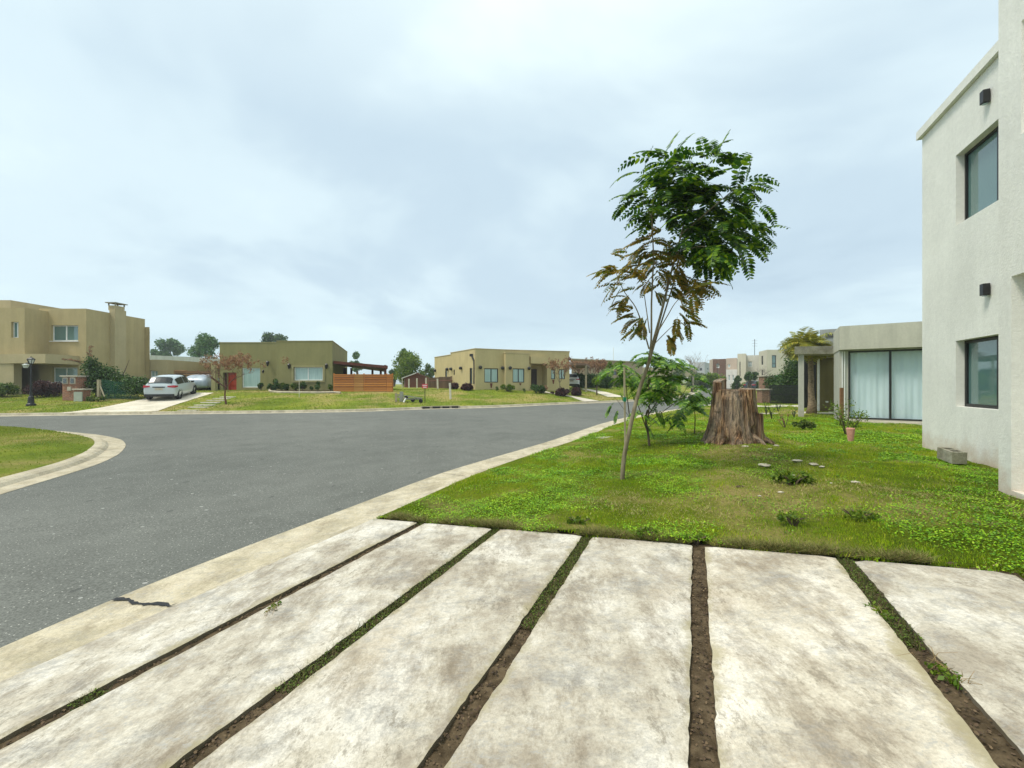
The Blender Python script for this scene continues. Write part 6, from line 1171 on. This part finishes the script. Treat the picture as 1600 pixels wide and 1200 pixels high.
def crown_up(r_):
    out = []; cps = [(1078, 300, .2), (1160, 285, -.3), (1178, 350, .5), (1120, 245, .3), (1040, 260, .6), (1120, 392, -.4), (1034, 262, -.1), (1000, 292, -.2), (1100, 340, .2), (1060, 330, .2), (1085, 375, .0), (1130, 330, .1), (1045, 300, .1), (1095, 300, .1), (1140, 370, .2), (1020, 330, -.1), (1065, 280, .2), (1110, 375, .1)]
    nf = [24, 9, 12, 9, 8, 18, 7, 8, 26, 24, 22, 24, 16, 24, 18, 12, 16, 20]
    for (px, py, dy), n in zip(cps, nf):
        for i in range(n):
            p = q(px+r_.gauss(0, 13), py+r_.gauss(0, 13), dy+r_.gauss(0, .16)); ox, oy = (px-1090)/90, (325-py)/90; a = 6.283*i/n+r_.uniform(-.4, .4)
            d = Vector((math.cos(a)*.8+ox*.75, math.sin(a)*.8, .28+oy*.5+r_.uniform(-.3, .3))); out.append((p, d, r_.uniform(.36, .56), r_.randint(7, 10), r_.uniform(.09, .125), r_.uniform(.8, 1.5)))
    for (px, py, ang) in ((1042, 236, 70), (1035, 240, 150), (1050, 240, 25), (1120, 244, 75), (1120, 246, 10), (1165, 285, 85), (1166, 284, 12), (1158, 290, -20), (1172, 352, 0), (1172, 366, -25), (1168, 376, -20), (1150, 385, -60), (1128, 396, -75), (1105, 398, -80), (1085, 392, -85), (1010, 300, 170), (1008, 330, 190), (1012, 352, 185), (1140, 300, 30)): a = R(ang); out.append((q(px, py, r_.uniform(-.3, .3)), Vector((math.cos(a), r_.uniform(-.3, .3), math.sin(a))), r_.uniform(.34, .46), 10, .095, .7))
    return out
def crown_lo(r_):
    out = []
    for (px, py, ang, dy, L) in ((1005, 395, 200, .1, .36), (1012, 385, 185, .1, .36), (1000, 420, 170, .2, .34), (1040, 385, 10, .2, .34), (1035, 370, 175, .1, .34), (1048, 400, 165, .2, .32), (1030, 415, 30, .2, .32), (1060, 425, -40, .2, .34), (1065, 440, -20, .1, .36), (995, 440, 150, .3, .32), (988, 425, 190, .3, .36), (1010, 435, 200, .1, .3), (962, 425, 170, -.3, .4), (960, 430, 200, -.3, .42), (965, 440, 215, -.2, .45), (975, 455, 190, -.3, .4), (980, 455, 225, -.2, .42), (985, 470, 205, -.3, .38), (975, 430, 20, -.3, .34), (990, 405, 160, .5, .35), (998, 405, 200, .5, .36), (1000, 410, 20, .5, .35), (1019, 400, 180, 0, .32), (1019, 402, 0, 0, .36), (1020, 415, 185, 0, .34), (1020, 420, 5, 0, .36), (1021, 382, 175, 0, .32), (1020, 386, 8, 0, .34), (1045, 425, -20, .1, .34), (1050, 430, -10, .2, .4), (1052, 440, -25, .2, .36), (1044, 455, -20, .2, .34), (1085, 450, 10, -.3, .44), (1088, 452, -15, -.3, .42), (1086, 452, 30, -.3, .38), (1080, 455, -45, -.3, .36), (1062, 465, -40, -.2, .34), (1065, 500, -10, .2, .34), (1066, 502, -45, .2, .36), (1060, 500, -75, .2, .34), (1050, 512, -80, .1, .32), (1046, 520, -60, .1, .28), (995, 490, 200, -.2, .4), (998, 497, 215, -.2, .36), (1000, 500, 230, -.2, .34), (1002, 492, 180, -.2, .36), (1004, 505, 245, -.1, .3), (985, 478, 170, -.2, .34), (1030, 440, 200, .2, .26), (1028, 455, -30, .2, .24), (968, 415, 140, -.3, .3), (1035, 398, 20, .2, .34), (1040, 410, -15, .2, .36), (1030, 405, 160, .3, .3)):
        for k in range(3): a = R(ang+r_.uniform(-30, 30)); out.append((q(px+r_.uniform(-9, 9), py+r_.uniform(-12, 12), dy+r_.uniform(-.25, .25)), Vector((math.cos(a), r_.uniform(-.5, .5), math.sin(a)*.8+.1)), L*r_.uniform(.7, 1.1), 8, r_.uniform(.07, .10), r_.uniform(.5, 1.2)))
    return out
sapling('young_tree', 'slender leaning young tree with dark feathery leaves at the centre of the lawn', base, st, [('foliage', L_dark, crown_up), ('bronze_foliage', L_brz, crown_lo)], None, 11, m_bark_g)
base2 = hit(1015, 697); D2 = base2.y
def q2_(px, py, dy=0.): return at(px, D2+dy, py=py)
st2 = [([base2-Vector((0, 0, .05)), q2_(1013, 680), q2_(1009, 655), q2_(1012, 640)], .03, .02), ([q2_(1012, 675), q2_(1003, 650), q2_(996, 625), q2_(1003, 600)], .016, .006), ([q2_(1012, 655), q2_(1015, 625), q2_(1013, 590, .2), q2_(1020, 560, .2)], .018, .006), ([q2_(1012, 650), q2_(1028, 625), q2_(1042, 600, -.2), q2_(1052, 575, -.3)], .014, .005), ([q2_(1014, 660), q2_(1040, 640), q2_(1060, 625), q2_(1075, 603)], .010, .004), ([q2_(1013, 668), q2_(1030, 655), q2_(1050, 645)], .008, .004)]
def crown2(r_):
    out = []
    for (px, py, n, sx, sy, up_) in ((1020, 562, 30, 18, 9, .4), (1048, 568, 30, 20, 9, .3), (1030, 590, 34, 20, 12, .2), (1030, 612, 26, 16, 12, .1), (1015, 610, 9, 10, 10, .1), (1035, 615, 10, 12, 10, 0), (1050, 590, 9, 12, 8, .2), (1080, 615, 12, 14, 7, .0), (1055, 648, 9, 12, 6, -.1), (1003, 645, 5, 8, 8, 0), (1000, 622, 4, 6, 8, .1), (1095, 605, 4, 8, 5, .2), (1075, 590, 5, 10, 5, .2)):
        for i in range(n): a = 6.283*i/n+r_.uniform(-.4, .4); out.append((q2_(px+r_.gauss(0, sx*.5), py+r_.gauss(0, sy*.5), r_.gauss(0, .25)), Vector((math.cos(a), math.sin(a), up_+r_.uniform(-.2, .2))), r_.uniform(.32, .48), 8, r_.uniform(.085, .115), r_.uniform(.7, 1.3)))
    for (px, py, ang) in ((1008, 660, -50), (1000, 640, 200), (1040, 648, -55), (1060, 650, -60), (1090, 610, -45), (1100, 605, -35), (1030, 640, -70), (1022, 635, -60)): a = R(ang); out.append((q2_(px, py), Vector((math.cos(a), -.2, math.sin(a))), .42, 9, .10, .7))
    return out
sapling('small_tree', 'small bushy sapling with bright green feathery leaves left of the stump', base2, st2, [('foliage', L_brt, crown2)], None, 12, m_bark)
b = hit(977, 702); t = thing('wooden_stake', 'straight grey wooden stake with a green tie beside the leaning young tree', 'stake', b); s_top = at(975.5, b.y, py=574); MB().beam(b-Vector((0, 0, .1)), s_top, .034, .034).build('shaft', m_pt, t); c_ = at(976.3, b.y, py=624); MB().box((c_.x, c_.y, c_.z), (.06, .06, .10)).build('tie', mat('green_tape', (.02, .22, .12), None, 5, .6), t)
b3_ = hit(968, 700); D3 = b3_.y+1.2; b3_ = gpt(981, D3)
def q3(px, py, dy=0.): return at(px, D3+dy, py=py)
def crown3(r_):
    out = []
    for (px, py, n) in ((975, 572, 11), (960, 580, 7), (990, 585, 9), (972, 592, 8), (1000, 600, 5)):
        for i in range(n): a = 6.283*i/n; out.append((q3(px+r_.gauss(0, 5), py+r_.gauss(0, 4), r_.gauss(0, .2)), Vector((math.cos(a), math.sin(a), .2+r_.uniform(-.2, .2))), r_.uniform(.32, .5), 7, .11, 1.2))
    for (px, py, ang) in ((960, 628, 215), (955, 632, 235), (965, 640, 250), (968, 612, -60), (985, 610, -55)): a = R(ang); out.append((q3(px, py), Vector((math.cos(a), -.2, math.sin(a))), .36, 8, .10, .6))
    return out
sapling('small_tree', 'thin sapling with light green leaves tied behind the wooden stake', b3_, [([b3_-Vector((0, 0, .05)), q3(984, 660), q3(980, 620), q3(976, 580)], .018, .008), ([q3(982, 650), q3(968, 630), q3(960, 620)], .006, .003), ([q3(980, 610), q3(992, 596), q3(1000, 590)], .006, .003)], [('foliage', L_brt, crown3)], None, 13, m_bark)
def crown4(r_):
    out = []; 
    for (px, py, n) in ((1078, 628, 12), (1095, 622, 12), (1085, 638, 12), (1068, 634, 8)):
        for i in range(n): a = 6.283*i/n; out.append((at(px+r_.gauss(0, 6), 11+r_.gauss(0, .25), py=py+r_.gauss(0, 4)), Vector((math.cos(a), math.sin(a), .3)), r_.uniform(.3, .45), 8, .12, 1.1))
    return out
b = gpt(1085, 11); sapling('low_sapling', 'low spreading leafy sapling directly left of the stump', b, [([b, at(1086, 11, py=650), at(1083, 11, py=630)], .016, .006)], [('foliage', L_brt, crown4)], None, 14, m_bark)
# power or radio mast, thin, far behind
p = gpt(958.5, 120); tag(MB().tube([p, at(958.5, 120, py=543)], [.12, .06], 6).build('mast', m_whitef), 'thin pale mast rising far behind the long low house', 'mast')

# long dry grass stems leaning out of the driveway gaps
def stems(label, px, py, n, L, sd):
    b = hit(px, py); b.z = slab_z(lat(b.x, b.y), lon(b.x, b.y))-.03; r_ = random.Random(sd); mb = MB(); t = thing('dry_grass_tuft', label, 'grass tuft', b)
    for i in range(n):
        a = r_.uniform(0, 6.28); l = L*r_.uniform(.4, 1.1); p = b+Vector((r_.uniform(-.04, .04), r_.uniform(-.08, .08), 0)); m1 = p+Vector((math.cos(a)*l*.3, math.sin(a)*l*.3, l*.45)); e_ = p+Vector((math.cos(a)*l*.8, math.sin(a)*l*.8, l*r_.uniform(.1, .5)+.03))
        mb.tube([p, m1, e_], [.0022, .0016, .0008], 4, False)
    mb.build('stems', mat('dry_stems', (.30, .20, .10), (.16, .12, .05), 30, .8), t); np_mesh('leaves', leafcloud([(tuple(b+Vector((0, 0, .02))), (.05, .09, .03))], 90, .03, sd), 4, F_lime, t)
stems('dry stalks reaching over the slab from the rightmost driveway gap', 1478, 1050, 16, .17, 5)
stems('tuft of dry stalks in the first driveway gap on the left', 428, 950, 14, .16, 6)
stems('short grass tuft in the rightmost driveway gap, nearest the lawn', 1375, 955, 12, .08, 7)

# ---------------------------------------------------------------- air: far things fade slightly
mh = bpy.data.materials.new('haze_air'); mh.use_nodes = True; nt = mh.node_tree; nt.nodes.clear()
pv = N(nt, 'ShaderNodeVolumePrincipled'); pv.inputs['Color'].default_value = (.86, .93, .97, 1); pv.inputs['Density'].default_value = .0009
o_ = N(nt, 'ShaderNodeOutputMaterial'); nt.links.new(pv.outputs[0], o_.inputs['Volume'])
tag(MB().box((0, 1000, 5.5), (3200, 2600, 15)).build('haze', mh), 'thin pale haze over the far end of the street', 'haze', kind='stuff')
